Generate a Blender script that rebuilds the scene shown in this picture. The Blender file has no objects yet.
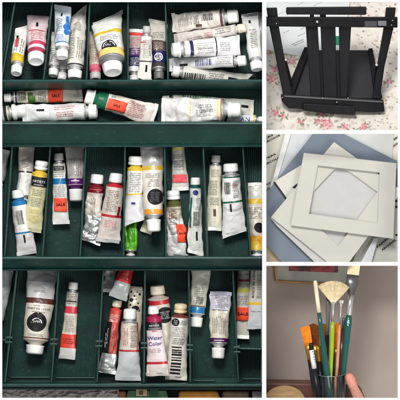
import bpy, bmesh, math, random
from mathutils import Vector, Matrix, noise
R = math.radians
C = bpy.context.scene.collection
D = 24.0                                   # camera height over the top of the frame
random.seed(5)

def P(px, py, z=0.0):
    k = (D - z) / D
    return Vector(((px - 200) / 100 * k, (200 - py) / 100 * k, z))

# ------------------------------------------------------------------ objects
def link(name, me, parent=None):
    o = bpy.data.objects.new(name, me); C.objects.link(o)
    if parent: o.parent = parent
    return o
def tag(o, label=None, cat=None, group=None, kind=None):
    if label: o['label'] = label
    if cat: o['category'] = cat
    if group: o['group'] = group
    if kind: o['kind'] = kind
    return o
def thing(name, label, cat, loc=(0, 0, 0), group=None):
    o = bpy.data.objects.new(name, None); C.objects.link(o); o.location = loc
    o.empty_display_size = .05
    return tag(o, label, cat, group)

class MB:
    def __init__(s): s.v = []; s.f = []; s.m = []; s.mats = []; s.uv = None; s.sm = []
    def mi(s, m):
        if m not in s.mats: s.mats.append(m)
        return s.mats.index(m)
    def add(s, vs, fs, m, smooth=False):
        b = len(s.v); i = s.mi(m)
        s.v += [Vector(v) for v in vs]
        for f in fs: s.f.append([b + q for q in f]); s.m.append(i); s.sm.append(smooth)
    def box(s, c, x, y, z, m):              # centre, half vectors
        c, x, y, z = map(Vector, (c, x, y, z))
        vs = [c + x*i + y*j + z*k for k in (-1, 1) for j in (-1, 1) for i in (-1, 1)]
        s.add(vs, [(0, 2, 3, 1), (4, 5, 7, 6), (0, 1, 5, 4), (2, 6, 7, 3), (0, 4, 6, 2), (1, 3, 7, 5)], m)
    def prism(s, top, off, m):              # top polygon (world pts) extruded by off
        n = len(top); top = [Vector(t) for t in top]; bot = [t + Vector(off) for t in top]
        s.add(top + bot, [tuple(range(n)), tuple(range(2*n - 1, n - 1, -1))] +
              [(i, n + i, n + (i + 1) % n, (i + 1) % n) for i in range(n)], m)
    def lathe(s, A, B, prof, m, seg=24, smooth=True, rib=0, flat=None, flatdir=None):
        # prof: (t along A->B in units, radius)
        A = Vector(A); ax = (Vector(B) - A).normalized()
        up = Vector(flatdir) if flatdir else (Vector((0, 0, 1)) if abs(ax.z) < .9 else Vector((0, 1, 0)))
        e1 = up.cross(ax).normalized(); e2 = ax.cross(e1)
        vs = []
        for pr in prof:
            t, r = pr[0], pr[1]; r2 = pr[2] if len(pr) > 2 else r
            for i in range(seg):
                a = 2*math.pi*i/seg; q = 1 - (rib if (i % 2 and r > 0) else 0)
                vs.append(A + ax*t + e1*math.cos(a)*r*q + e2*math.sin(a)*r2*q)
        fs = []
        for j in range(len(prof) - 1):
            for i in range(seg):
                fs.append((j*seg+i, (j+1)*seg+i, (j+1)*seg+(i+1) % seg, j*seg+(i+1) % seg))
        fs.append(tuple(range(seg))); fs.append(tuple(range(len(prof)*seg - 1, (len(prof)-1)*seg - 1, -1)))
        s.add(vs, fs, m, smooth)
    def build(s, name, parent=None, bevel=0, inv=None, fixn=True, seg=2):
        me = bpy.data.meshes.new(name)
        vs = [inv @ v for v in s.v] if inv else s.v
        me.from_pydata([tuple(v) for v in vs], [], s.f)
        for m in s.mats: me.materials.append(m)
        for p, i, q in zip(me.polygons, s.m, s.sm): p.material_index = i; p.use_smooth = q
        if fixn:
            bm = bmesh.new(); bm.from_mesh(me); bmesh.ops.recalc_face_normals(bm, faces=bm.faces); bm.to_mesh(me); bm.free()
        me.update()
        o = link(name, me, parent)
        if bevel:
            b = o.modifiers.new('bevel', 'BEVEL'); b.width = bevel; b.segments = seg; b.limit_method = 'ANGLE'; b.angle_limit = R(40)
            b.harden_normals = False
        return o

# ------------------------------------------------------------------ materials
def lin(r, g, b):
    f = lambda c: (c/12.92 if c <= .04045 else ((c + .055)/1.055)**2.4)
    return (f(r/255), f(g/255), f(b/255))
def nodes(name):
    m = bpy.data.materials.new(name); m.use_nodes = True
    return m, m.node_tree.nodes, m.node_tree.links, m.node_tree.nodes['Principled BSDF']
_mc = {}
def mat(name, col, rough=.5, metal=0, var=.12, vs=9, bump=0, bs=60, coat=0, trans=0, ior=1.45, sss=0, stretch=None, spec=.5, dirt=None):
    key = (name, col, rough, metal)
    if key in _mc: return _mc[key]
    m, N, L, b = nodes(name)
    b.inputs['Roughness'].default_value = rough; b.inputs['Metallic'].default_value = metal
    b.inputs['Coat Weight'].default_value = coat; b.inputs['Transmission Weight'].default_value = trans
    b.inputs['IOR'].default_value = ior; b.inputs['Specular IOR Level'].default_value = spec
    if sss: b.inputs['Subsurface Weight'].default_value = sss; b.inputs['Subsurface Scale'].default_value = .05; b.inputs['Subsurface Radius'].default_value = (1, .35, .2)
    tc = N.new('ShaderNodeTexCoord'); mp = N.new('ShaderNodeMapping'); L.new(tc.outputs['Object'], mp.inputs[0])
    if stretch: mp.inputs['Scale'].default_value = stretch
    if dirt:
        oi = N.new('ShaderNodeObjectInfo'); ml = N.new('ShaderNodeMath'); ml.operation = 'MULTIPLY'; ml.inputs[1].default_value = 37
        L.new(oi.outputs['Random'], ml.inputs[0]); L.new(ml.outputs[0], mp.inputs['Location'])
    nz = N.new('ShaderNodeTexNoise'); nz.inputs['Scale'].default_value = vs; nz.inputs['Detail'].default_value = 6
    L.new(mp.outputs[0], nz.inputs['Vector'])
    rp = N.new('ShaderNodeValToRGB'); L.new(nz.outputs[0], rp.inputs[0])
    c = Vector(col)
    rp.color_ramp.elements[0].position = .3; rp.color_ramp.elements[1].position = .7
    rp.color_ramp.elements[0].color = (*(c*(1 - var)), 1); rp.color_ramp.elements[1].color = (*[min(1, x) for x in c*(1 + var)], 1)
    if dirt:                                   # (colour, noise scale, threshold, amount)
        dc, ds, dt, da = dirt
        n3 = N.new('ShaderNodeTexNoise'); n3.inputs['Scale'].default_value = ds; n3.inputs['Detail'].default_value = 8; n3.inputs['Roughness'].default_value = .7
        L.new(mp.outputs[0], n3.inputs['Vector'])
        mr = N.new('ShaderNodeMapRange'); mr.inputs[1].default_value = dt; mr.inputs[2].default_value = dt + .06; mr.inputs[4].default_value = da; L.new(n3.outputs[0], mr.inputs[0])
        mx = N.new('ShaderNodeMix'); mx.data_type = 'RGBA'; L.new(mr.outputs[0], mx.inputs[0]); L.new(rp.outputs[0], mx.inputs[6]); mx.inputs[7].default_value = (*dc, 1)
        L.new(mx.outputs[2], b.inputs['Base Color'])
    else: L.new(rp.outputs[0], b.inputs['Base Color'])
    if bump:
        n2 = N.new('ShaderNodeTexNoise'); n2.inputs['Scale'].default_value = bs; n2.inputs['Detail'].default_value = 4
        L.new(mp.outputs[0], n2.inputs['Vector'])
        bp = N.new('ShaderNodeBump'); bp.inputs['Strength'].default_value = bump; bp.inputs['Distance'].default_value = .01
        L.new(n2.outputs[0], bp.inputs['Height']); L.new(bp.outputs[0], b.inputs['Normal'])
    _mc[key] = m
    return m

INK = mat('black_ink', (.012, .012, .014), .5, var=0, spec=.2)
INK2 = mat('grey_black_ink', (.045, .042, .040), .5, var=.3, vs=20, spec=.2)
NAVY = mat('navy_ink', (.02, .03, .16), .5, var=0)
REDI = mat('red_ink', (.55, .06, .06), .5, var=0)
GREYI = mat('grey_ink', (.16, .155, .15), .5, var=.2)
WHI = mat('white_ink', (.78, .78, .76), .5, var=0)
BLUEI = mat('blue_ink', lin(40, 110, 185), .5, var=0)
GREENI = mat('green_ink', lin(70, 110, 40), .5, var=.5, vs=30)
YELI = mat('yellow_ink', lin(232, 200, 50), .5, var=.05)
BROWNI = mat('brown_ink', lin(90, 60, 50), .5, var=.1)
DKRED = mat('dark_red_ink', lin(120, 22, 35), .5, var=.1)
ORANGE = mat('orange_sticker_paper', lin(238, 78, 48), .55, var=.06, vs=14, bump=.15)
PINKS = mat('pink_sticker_paper', lin(228, 88, 98), .55, var=.08)
GREEN = mat('green_box_plastic', (.010, .048, .041), .36, var=.25, vs=4, bump=.12, bs=90, dirt=((.13, .15, .14), 22, .60, .38))
GREENF = mat('ribbed_floor_plastic', (.008, .043, .036), .48, var=.3, vs=5, bump=.1, bs=70, dirt=((.13, .15, .14), 30, .58, .38))
SILV = mat('tube_metal', (.62, .62, .62), .38, metal=.75, var=.15, bump=.3, bs=40)
CAPW = mat('white_cap_plastic', (.82, .81, .79), .40, var=.06, vs=12, bump=.1, dirt=((.34, .28, .22), 9, .62, .55))
CAPG = mat('grey_cap_plastic', (.42, .42, .41), .45, var=.1)
CAPC = mat('cream_cap_plastic', (.7, .62, .5), .5, var=.2, vs=25)
CAPD = mat('dark_cap_plastic', (.12, .12, .12), .45)

W = (.84, .83, .80); CR = (.70, .655, .54); S = 'S'; GW = (.60, .60, .59)
YEL = lin(225, 190, 60); ORG = lin(225, 150, 50); RED = lin(190, 40, 50); PNK = lin(205, 75, 105)
DRED = lin(115, 20, 35); BRN = lin(92, 48, 42); BLU = lin(30, 115, 170); NAV = lin(35, 40, 85); PUR = lin(95, 30, 105)
GRN = lin(15, 95, 65); TEAL = lin(20, 90, 85); MAG = lin(165, 25, 75); BLK = (.02, .02, .022); BUFF = lin(200, 190, 165)

def tube_mat(bands, wr, seed=0):
    """bands: list of (s_end, colour); printed bands along the tube (UV.x)"""
    m, N, L, b = nodes('printed_tube_skin')
    uv = N.new('ShaderNodeUVMap'); sx = N.new('ShaderNodeSeparateXYZ'); L.new(uv.outputs[0], sx.inputs[0])
    r1 = N.new('ShaderNodeValToRGB'); r2 = N.new('ShaderNodeValToRGB')
    # slight wobble of the band edges
    L.new(sx.outputs[0], r1.inputs[0]); L.new(sx.outputs[0], r2.inputs[0])
    for r, met in ((r1, False), (r2, True)):
        cr = r.color_ramp; cr.interpolation = 'CONSTANT'
        pos = 0.0
        for i, (e, c) in enumerate(bands):
            el = cr.elements[0] if i == 0 else (cr.elements[1] if i == 1 else cr.elements.new(min(pos, .999)))
            el.position = min(pos, .999)
            if met: v = .7 if c == S else 0; el.color = (v, v, v, 1)
            else: el.color = (*((.64, .64, .64) if c == S else c), 1)
            pos = e
        if len(bands) == 1: cr.elements[1].position = 1; cr.elements[1].color = cr.elements[0].color
    tc = N.new('ShaderNodeTexCoord')
    mp = N.new('ShaderNodeMapping'); mp.inputs['Location'].default_value = (seed, seed*.7, seed*.3); L.new(tc.outputs['Object'], mp.inputs[0])
    nz = N.new('ShaderNodeTexNoise'); nz.inputs['Scale'].default_value = 7; nz.inputs['Detail'].default_value = 7
    nz.inputs['Roughness'].default_value = .65
    L.new(mp.outputs[0], nz.inputs['Vector'])
    rr = N.new('ShaderNodeMapRange'); rr.inputs[1].default_value = .3; rr.inputs[2].default_value = .7
    rr.inputs[3].default_value = .90; rr.inputs[4].default_value = 1.06
    L.new(nz.outputs[0], rr.inputs[0])
    mx = N.new('ShaderNodeMix'); mx.data_type = 'RGBA'; mx.blend_type = 'MULTIPLY'; mx.inputs[0].default_value = 1
    L.new(r1.outputs[0], mx.inputs[6]); L.new(rr.outputs[0], mx.inputs[7])
    L.new(mx.outputs[2], b.inputs['Base Color']); L.new(r2.outputs[0], b.inputs['Metallic'])
    b.inputs['Roughness'].default_value = .30; b.inputs['Coat Weight'].default_value = .25; b.inputs['Coat Roughness'].default_value = .15
    n2 = N.new('ShaderNodeTexNoise'); n2.inputs['Scale'].default_value = 16; n2.inputs['Detail'].default_value = 5
    n2.inputs['Distortion'].default_value = 1.2
    L.new(mp.outputs[0], n2.inputs['Vector'])
    bp = N.new('ShaderNodeBump'); bp.inputs['Strength'].default_value = .22 + .4*wr; bp.inputs['Distance'].default_value = .012
    L.new(n2.outputs[0], bp.inputs['Height']); L.new(bp.outputs[0], b.inputs['Normal'])
    return m

_tc = {}
def text_polys(s):
    if s in _tc: return _tc[s]
    cu = bpy.data.curves.new('t', 'FONT'); cu.body = s; cu.align_x = 'CENTER'; cu.align_y = 'CENTER'; cu.resolution_u = 2; cu.offset = .008
    o = bpy.data.objects.new('t', cu); C.objects.link(o)
    dg = bpy.context.evaluated_depsgraph_get(); me = bpy.data.meshes.new_from_object(o.evaluated_get(dg))
    r = ([(v.co.x, v.co.y) for v in me.vertices], [tuple(p.vertices) for p in me.polygons])
    bpy.data.objects.remove(o); bpy.data.curves.remove(cu); bpy.data.meshes.remove(me)
    _tc[s] = r; return r

SMALL = ['oil', 'color', 'fine oil color', 'artists quality', '37 ml', '1.25 fl oz', 'permanent', 'series 2', 'water color', 'pigment', 'non toxic', 'for artists use', 'net content 37 ml', 'lightfast', 'opaque', 'made for artists', 'conforms to standard', 'keep cap closed', 'finest artists oil color', 'tube 14 ml', 'rich pigment color', 'brilliant lasting color', 'extra fine', 'tube no 5', 'smooth and creamy', 'mix with oil', 'store upright', 'transparent', 'excellent', 'professional', 'masstone', 'vehicle linseed oil', 'contents 14 ml', 'semi opaque', 'of the finest quality', 'for permanent painting', 'hue']
BIG = ['OIL', 'ARTISTS', 'COLOR', 'FINE ART', 'OIL COLOR', 'WATERCOLOR', 'ARTISTS OIL', 'QUALITY', 'ARTISTS WATERCOLOR', 'PAPER', 'FINEST OIL COLOR']
class Print:
    """marks laid on a surface; fn(x_px, y_px, off) -> local point"""
    def __init__(s, fn, seed=1, flip=1): s.flip = flip; s.used = []; s.turn = 1; s.fn = fn; s.mb = MB(); s.r = random.Random(seed)
    def patch(s, x0, x1, y0, y1, m, off=.004, sl=0):
        nx = max(1, int(abs(x1 - x0)/1.2)); ny = max(1, int(abs(y1 - y0)/1.2))
        vs = [s.fn(x0 + (x1-x0)*i/nx + sl*(j/ny - .5), y0 + (y1-y0)*j/ny, off) for j in range(ny+1) for i in range(nx+1)]
        fs = [(j*(nx+1)+i, j*(nx+1)+i+1, (j+1)*(nx+1)+i+1, (j+1)*(nx+1)+i) for j in range(ny) for i in range(nx)]
        s.mb.add(vs, fs, m, True)
    def disc(s, cx, cy, r0, r1, m, off=.004, a0=0, a1=360, ry=1):
        n = max(6, int((a1-a0)/12)); k = 3
        vs = [s.fn(cx + (r0+(r1-r0)*j/k)*math.cos(R(a0+(a1-a0)*i/n)), cy + (r0+(r1-r0)*j/k)*math.sin(R(a0+(a1-a0)*i/n))*ry, off) for j in range(k+1) for i in range(n+1)]
        fs = [(j*(n+1)+i, (j+1)*(n+1)+i, (j+1)*(n+1)+i+1, j*(n+1)+i+1) for j in range(k) for i in range(n)]
        s.mb.add(vs, fs, m, True)
    def text(s, cx, cy, size, st, m, rot=90, off=.005, wide=1.0):
        vs, fs = text_polys(st); c, q = math.cos(R(rot)), math.sin(R(rot))
        s.mb.add([s.fn(cx + (x*wide*c - y*q)*size, cy + (x*wide*q + y*c)*size, off) for x, y in vs], fs, m, True)
    def fine(s, x0, x1, y0, y1, rows, m, along=False, fill=.86, bold=.2, off=.0042):
        """rows of tiny unreadable print; along: lines run along x, else across (along y)"""
        r = s.r
        if m is INK and bold < .21: m = INK2
        if (V_ := (x1 - x0 if not along else y1 - y0)/rows) > 1.9 and not bold > .21: rows = max(rows, int(rows*V_/1.75 + .5))
        U0, U1, V0, V1 = (x0, x1, y0, y1) if along else (y0, y1, x0, x1)
        rh = (V1 - V0)/rows; W_ = U1 - U0
        for k in range(rows):
            h = min(rh*.78, 4 if bold > .21 else 1.5)
            cand = [w for w in (BIG if bold > .21 else SMALL)]; r.shuffle(cand)
            st = cand[0]; best = 9
            for w in cand:
                tw = (max(x for x, y in text_polys(w)[0]) - min(x for x, y in text_polys(w)[0]))*h*1.25
                e = abs(tw/W_ - (.75 + .2*r.random()))
                if w in s.used: e += .35
                if e < best: best, st = e, w
            s.used = (s.used + [st])[-4:]
            vs, fs = text_polys(st); tw = (max(x for x, y in vs) - min(x for x, y in vs))*h*1.25
            sx = h*1.25*min(1.15, W_/tw*.97) ; uc = (U0+U1)/2 + (r.random()-.5)*max(0, W_-tw)*.5; vc = V0 + rh*(k+.5); sx *= s.turn
            sg = s.flip*s.turn
            if along: pts = [s.fn(uc + x*sx, vc + y*h*1.25*sg, off) for x, y in vs]
            else: pts = [s.fn(vc - y*h*1.25*sg, uc + x*sx, off) for x, y in vs]
            s.mb.add(pts, fs, m)
    def bars(s, x0, x1, y0, y1, m, n=14, along=False):
        r = s.r; p = 0.0
        while p < 1:
            wd = r.choice((.03, .045, .07)); e = min(1, p+wd)
            if along: s.patch(x0 + (x1-x0)*p, x0+(x1-x0)*e, y0, y1, m)
            else: s.patch(x0, x1, y0+(y1-y0)*p, y0+(y1-y0)*e, m)
            p = e + r.choice((.03, .05, .06))

NT = 0
def tube(label, A, B, wc, lc, w0, w1, bands, floor=-.7, zA=None, zB=None, lift=0, cap=CAPW, flange=0, sh=None, shl=.17,
         fl=.92, wr=.15, skew=0, crimp=4, crimpcol=None, prints=(), tags=(), roll=0, name='paint_tube', nocap=False, trans=0):
    global NT; NT += 1
    seed = NT*7.31
    zA = (floor + max(w0, wc)/200*1.02 + lift) if zA is None else zA
    zB = (floor + .03 + lift) if zB is None else zB
    a, b_ = P(*A, zA), P(*B, zB); ax = (b_ - a).normalized(); L = (b_ - a).length
    Lp = math.hypot(B[0]-A[0], B[1]-A[1]); sc = L/Lp; q = .01
    side = Vector((0, 0, 1)).cross(ax).normalized(); nn = ax.cross(side)
    M = Matrix((( ax.x, side.x, nn.x, a.x), (ax.y, side.y, nn.y, a.y), (ax.z, side.z, nn.z, a.z), (0, 0, 0, 1)))
    if roll: M = M @ Matrix.Rotation(R(roll), 4, 'X')
    t = thing(name, label, 'paint tube', group='paint tubes in the green box'); t.matrix_world = M
    W0, W1, cw, cl = w0*q*1.06, w1*q*1.02, wc*q/2*1.04, lc*sc if False else lc*q
    neck = .016; shp = W0*shl
    xs = cl + neck + shp; cr = crimp*q; xe = L - cr*.3
    dent = .012 + .026*wr
    def f(s_, th):
        e = s_**1.35; w = W0 + (W1 - W0)*e; tt = W0*fl*(1 - s_**1.9)*(1 - .12*wr) + .02
        cy, sz = math.cos(th), math.sin(th)
        y = w/2*cy; z = tt/2*sz; x = xs + (xe - xs)*s_ + skew*s_*s_*y
        n1 = noise.noise(Vector((x*6, y*6 + seed, sz*1.5)))
        n2 = noise.noise(Vector((x*13 + seed, y*11, sz + 3)))
        rd = 1 - abs(noise.noise(Vector((x*7 + seed*2, y*7 + x*4, sz*.6)))); rd = rd**14 + .7*(1 - abs(noise.noise(Vector((x*11 - y*9, y*6 + seed, sz*.5)))))**18
        env = min(1, s_*6)
        z += (n1*dent*1.0 + n2*dent*.55 - rd*dent*(.5 + .8*wr))*sz*env
        y += (n2*dent*.5 + n1*dent*.35)*env*cy + noise.noise(Vector((x*5, seed, 0)))*dent*.6*env
        return Vector((x, y, z))
    bands = bands or [(999, W)]
    bs = [((d*sc - xs)/(xe - xs), c) for d, c in bands]
    bs = [x for x in bs if x[0] > .004] or [(1, bands[-1][1])]
    first = bands[0][1]
    tm = tube_mat(bs, wr, seed)
    if trans:
        pb = tm.node_tree.nodes['Principled BSDF']; pb.inputs['Transmission Weight'].default_value = trans; pb.inputs['Roughness'].default_value = .15
    # skin
    nr, ns = (56 if wr > .3 else 34), 30
    vs, uvs = [], []
    for i in range(nr + 1):
        for j in range(ns): vs.append(f(i/nr, 2*math.pi*j/ns)); uvs.append((i/nr, j/ns))
    fs = [(i*ns+j, (i+1)*ns+j, (i+1)*ns+(j+1) % ns, i*ns+(j+1) % ns) for i in range(nr) for j in range(ns)]
    fs.append(tuple(range(nr*ns, nr*ns+ns)))
    me = bpy.data.meshes.new('tube_body'); me.from_pydata([tuple(v) for v in vs], [], fs)
    ul = me.uv_layers.new(name='UVMap')
    for lp in me.loops: ul.data[lp.index].uv = uvs[lp.vertex_index]
    for p in me.polygons: p.use_smooth = True
    me.materials.append(tm)
    bm = bmesh.new(); bm.from_mesh(me); bmesh.ops.recalc_face_normals(bm, faces=bm.faces); bm.to_mesh(me); bm.free()
    # shoulder with neck thread
    mb = MB(); r0 = W0/2; rn = min(cw*.72, r0*.7)
    pr = [(cl - .01, rn), (cl + .006, rn), (cl + .008, rn*1.1), (cl + .014, rn*1.1), (cl+.016, rn), (cl + neck, rn), (cl+neck+.004, rn*1.12),
          (xs - shp*.35, r0*.86), (xs - .012, r0*.985), (xs + .004, r0*1.0)]
    mb.lathe((0, 0, 0), (1, 0, 0), pr, sh or SILV, 28); mb.build('shoulder', t)
    # cap
    if not nocap:
        mb = MB(); c = cw
        pr = [(.016, c*.02), (.012, c*.62), (.003, c*.7), (0, c*.78), (.004, c*.9), (.016, c*.97), (cl*.8, c*1.0)]
        pr += [(cl*.82, c*1.0 + flange*q/2), (cl, c*1.0 + flange*q/2)] if flange else [(cl, c*1.03)]
        vr = NT*7 % 5
        if vr == 1: pr = [(x, y*(1.0 if x > cl*.5 else .95)) for x, y in pr]
        if vr == 3: pr = pr[:5] + [(.020, c*.97), (.021, c*.985), (cl*.62, c*.99), (cl*.64, c*.93), (cl*.70, c*.93), (cl*.72, c*1.02)] + pr[7 if flange else 7:]
        mb.lathe((0, 0, 0), (1, 0, 0), pr, cap, (44, 36, 60, 44, 30)[vr], rib=(.035, .05, .02, .03, .06)[vr]); mb.build('screw_cap', t)
    # folded crimp
    mb = MB(); n = 14; ccol = crimpcol or (bs[-1][1])
    cm = SILV if ccol == S else mat('crimp_skin', tuple(ccol), .38, metal=.15, var=.15, bump=.2)
    vs = []
    hw = W1/2
    for k, (dx, h) in enumerate(((-.001, .012), (0, .017), (cr*.9, .015), (cr, .008))):
        for sg in (1, -1):
            for j in range(n + 1):
                y = -hw + 2*hw*j/n; x = xe - cr*.25 + dx + skew*y + noise.noise(Vector((y*9, seed, 2)))*.008
                zz = noise.noise(Vector((y*7, seed, k*.3)))*.02*(1 + wr)*(dx > .01)
                vs.append(Vector((x, y*1.0 + noise.noise(Vector((0, seed, x*5)))*dent*.6, zz + sg*h)))
    m1 = n + 1; fs = []
    for k in range(3):
        for j in range(n):
            a0 = k*2*m1 + j; a1 = (k+1)*2*m1 + j
            fs.append((a0, a1, a1+1, a0+1)); fs.append((a0+m1, a0+m1+1, a1+m1+1, a1+m1))
        for jj in (0, n):
            a0 = k*2*m1 + jj; a1 = (k+1)*2*m1 + jj; fs.append((a0, a1, a1+m1, a0+m1))
    for k in (0, 3):
        for j in range(n): a0 = k*2*m1 + j; fs.append((a0, a0+1, a0+m1+1, a0+m1))
    mb.add(vs, fs, cm, False); mb.build('crimp', t)
    # printing
    def fn(dx, dy, off):
        x = dx*sc; y = dy*q
        s_ = (x - xs)/(xe - xs); s_ = max(.0, min(1, s_)); s_ = max(0, min(1, (x - xs - skew*s_*s_*y)/(xe - xs)))
        w = W0 + (W1 - W0)*s_**1.35; c_ = max(-.97, min(.97, y/(w/2))); th = math.acos(c_)
        p = f(s_, th); return p + Vector((0, math.cos(th)*off, abs(math.sin(th))*off + off*.3))
    if prints:
        pp = Print(fn, NT)
        if A[1] > B[1] + 20 or A[0] > B[0] + 20: pp.turn = -1
        for pr in prints: getattr(pp, pr[0])(*pr[1:-1], **pr[-1]) if isinstance(pr[-1], dict) else getattr(pp, pr[0])(*pr[1:])
        base_v = [v.co.copy() for v in me.vertices]; base_f = [tuple(p.vertices) for p in me.polygons]; nb = len(base_v)
        m3 = bpy.data.meshes.new('tube_body')
        m3.from_pydata([tuple(v) for v in base_v + pp.mb.v], [], base_f + [[nb + i for i in fc] for fc in pp.mb.f])
        u3 = m3.uv_layers.new(name='UVMap'); uvs = uvs + [(0, 0)]*len(pp.mb.v)
        for lp in m3.loops: u3.data[lp.index].uv = uvs[lp.vertex_index]
        m3.materials.append(tm)
        for mm in pp.mb.mats: m3.materials.append(mm)
        for p in m3.polygons:
            p.use_smooth = True
            if p.index >= len(base_f): p.material_index = pp.mb.m[p.index - len(base_f)] + 1
        me = m3
    link('tube_body', me, t)
    for tg in tags:                                     # (x0,x1,y0,y1,mat,text,rot)
        pp = Print(fn, NT); x0, x1, y0, y1, m, st, rot = tg
        pp.patch(x0, x1, y0, y1, m, off=.009, sl=.8)
        if st: pp.text((x0+x1)/2, (y0+y1)/2, min(abs(y1-y0), abs(x1-x0))*.33, st, INK, rot=rot, off=.012)
        so = pp.mb.build('price_sticker', t, fixn=False); sm_ = so.modifiers.new('thick', 'SOLIDIFY'); sm_.thickness = .003; sm_.offset = -1
    return t

# ================================================================== THE GREEN BOX
box = thing('paint_box', 'dark green plastic paint box with three stepped trays of ribbed compartments', 'storage box', P(132, 200, -1.32))
inv = Matrix.Translation(-box.location)
def wall(mb, p0, p1, th0, zt, zb, m, th1=None, lean=0):
    """upright wall between two px points, top thickness th0 px, bottom th1 px"""
    th1 = th0*1.6 if th1 is None else th1
    d = Vector((p1[0]-p0[0], p1[1]-p0[1])).normalized(); n = Vector((-d.y, d.x))
    v = []
    for z, th in ((zt, th0), (zb, th1)):
        o = lean if z == zb else 0
        for p, s in ((p0, 1), (p1, 1), (p1, -1), (p0, -1)):
            v.append(P(p[0] + n.x*th/2*s, p[1] + n.y*th/2*s + o, z))
    mb.add(v, [(0, 1, 2, 3), (7, 6, 5, 4), (0, 4, 5, 1), (1, 5, 6, 2), (2, 6, 7, 3), (3, 7, 4, 0)], m)
def ribs(name, parent, xl0, xr0, y0, xl1, xr1, y1, z, pitch=2.5, h=.010):
    mb = MB(); n = int((xr1 - xl1)/pitch*4); rows = 6; vs = []
    for r in range(rows + 1):
        y = y0 + (y1-y0)*r/rows; xl = xl0+(xl1-xl0)*r/rows; xr = xr0+(xr1-xr0)*r/rows
        for i in range(n + 1): vs.append(P(xl+(xr-xl)*i/n, y, z + h*(1, 1, -1, -1)[i % 4]*.5))
    fs = [(r*(n+1)+i, (r+1)*(n+1)+i, (r+1)*(n+1)+i+1, r*(n+1)+i+1) for r in range(rows) for i in range(n)]
    mb.add(vs, fs, GREENF); return mb.build(name, parent, inv=inv)
def tray(y_top, y_rim, y_face, zr, zf, divs, crossrow=None, facez=.26, lip=None):
    mb = MB()
    # floor slab, side walls
    mb.prism([P(-14, y_top, zf-.012), P(-14, y_rim+2, zf-.012), P(263.8, y_rim+2, zf-.012), P(263.8, y_top, zf-.012)], (0, 0, -.03), GREEN)
    wall(mb, (-14, y_top), (263.8, y_top), 2.4, zr, zf-.02, GREEN, 4)
    # front wall: rim bead + sloping face + foot lip
    f = [(y_rim, zr), (y_rim+1.6, zr+.012), (y_rim+3.0, zr), (y_rim+3.6, zr-.05), (y_face-1.8, zr-facez), (y_face-1.2, zr-facez+.03), (y_face, zr-facez+.02),
         (y_face+.2, zr-facez-.03), (y_rim+4, zr-facez-.05), (y_rim+1.2, zf), (y_rim-1.4, zf)]
    vs = [P(-14, y, z) for y, z in f] + [P(263.8, y, z) for y, z in f]; n = len(f)
    mb.add(vs, [tuple(range(n)), tuple(range(2*n-1, n-1, -1))] + [(i, (i+1) % n, n+(i+1) % n, n+i) for i in range(n)], GREEN)
    o = mb.build('tray', box, bevel=.008, inv=inv)
    allx = divs
    for d in divs:
        m2 = MB(); (xa, ya), (xb, yb) = d
        wall(m2, (xa, ya), (xb, yb), 1.5, zr-.015, zf-.01, GREEN, 2.4)
        dv = m2.build('divider', box, bevel=.006, inv=inv); dv.parent = o
    return o
D1 = [((16, -4), (1.5, 80)), ((53, -4), (43.5, 80)), ((90, -4), (86.5, 80)), ((128, -4), (128, 80)), ((165, -4), (168, 80))]
t1 = tray(-5, 122, 147, -.06, -.48, D1)
m2 = MB()  # wall between the short compartments and the long one
f = [(79.6, -.075), (80.6, -.065), (82.4, -.075), (91, -.46), (79.0, -.50)]
vs = [P(-14, y, z) for y, z in f] + [P(263.8, y, z) for y, z in f]; n = 5
m2.add(vs, [tuple(range(n)), tuple(range(2*n-1, n-1, -1))] + [(i, (i+1) % n, n+(i+1) % n, n+i) for i in range(n)], GREEN)
m2.build('divider', t1, bevel=.005, inv=inv)
ex = [(-22, -36)] + [(a[0][0], a[1][0]) for a in D1] + [(263.8, 263.8)]
for (a0, a1), (b0, b1) in zip(ex[:-1], ex[1:]): ribs('ribbed_floor', t1, a0, b0, -4, a1, b1, 80, -.48)
ribs('ribbed_floor', t1, -10, 263.8, 92, -10, 263.8, 121, -.48)
D2 = [((12.5, 143), (4.5, 257)), ((50.5, 143), (42.5, 257)), ((86, 143), (80, 257)), ((125, 143), (123.5, 257)), ((164.5, 143), (166, 257)), ((203, 143), (208, 257)), ((242.5, 143), (250.5, 257))]
t2 = tray(137, 256.5, 270.5, -.34, -.74, D2, facez=.2)
ex = [(-25, -34)] + [(a[0][0], a[1][0]) for a in D2] + [(280, 284)]
for (a0, a1), (b0, b1) in zip(ex[:-1], ex[1:]):
    if b0 > 263.8: b0 = b1 = 263.8
    ribs('ribbed_floor', t2, a0, b0, 143, a1, b1, 256, -.74)
D3 = [((17.5, 265), (5, 383)), ((59, 265), (51.5, 383)), ((103.5, 265), (97, 383)), ((145, 265), (144, 383)), ((188.5, 265), (190.5, 383)), ((232.5, 265), (238.5, 383))]
t3 = tray(260, 383.5, 389.5, -.58, -.98, D3, facez=.14)
ex = [(-25, -34)] + [(a[0][0], a[1][0]) for a in D3] + [(263.8, 263.8)]
for (a0, a1), (b0, b1) in zip(ex[:-1], ex[1:]): ribs('ribbed_floor', t3, a0, b0, 265, a1, b1, 377, -.98)
for (xa, ya), (xb, yb) in D3:              # slotted clips on the walls of the third tray
    m2 = MB(); yy = 337 + (xa - 17)*.045
    for dy in (0, 4.6):
        y = yy + dy; x = xa + (xb-xa)*(y-ya)/(yb-ya)
        m2.box(P(x, y, -.68), (.034, 0, 0), (0, .010, 0), (0, 0, .11), GREEN)
    m2.build('clip', t3, bevel=.004, inv=inv)
for x0, x1, y in ((-6, 8, 339.5), (236.5, 263.8, 348.5)):
    m2 = MB(); wall(m2, (x0, y), (x1, y + .8), 1.6, -.60, -.98, GREEN, 2.6); m2.build('divider', t3, bevel=.005, inv=inv)
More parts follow.
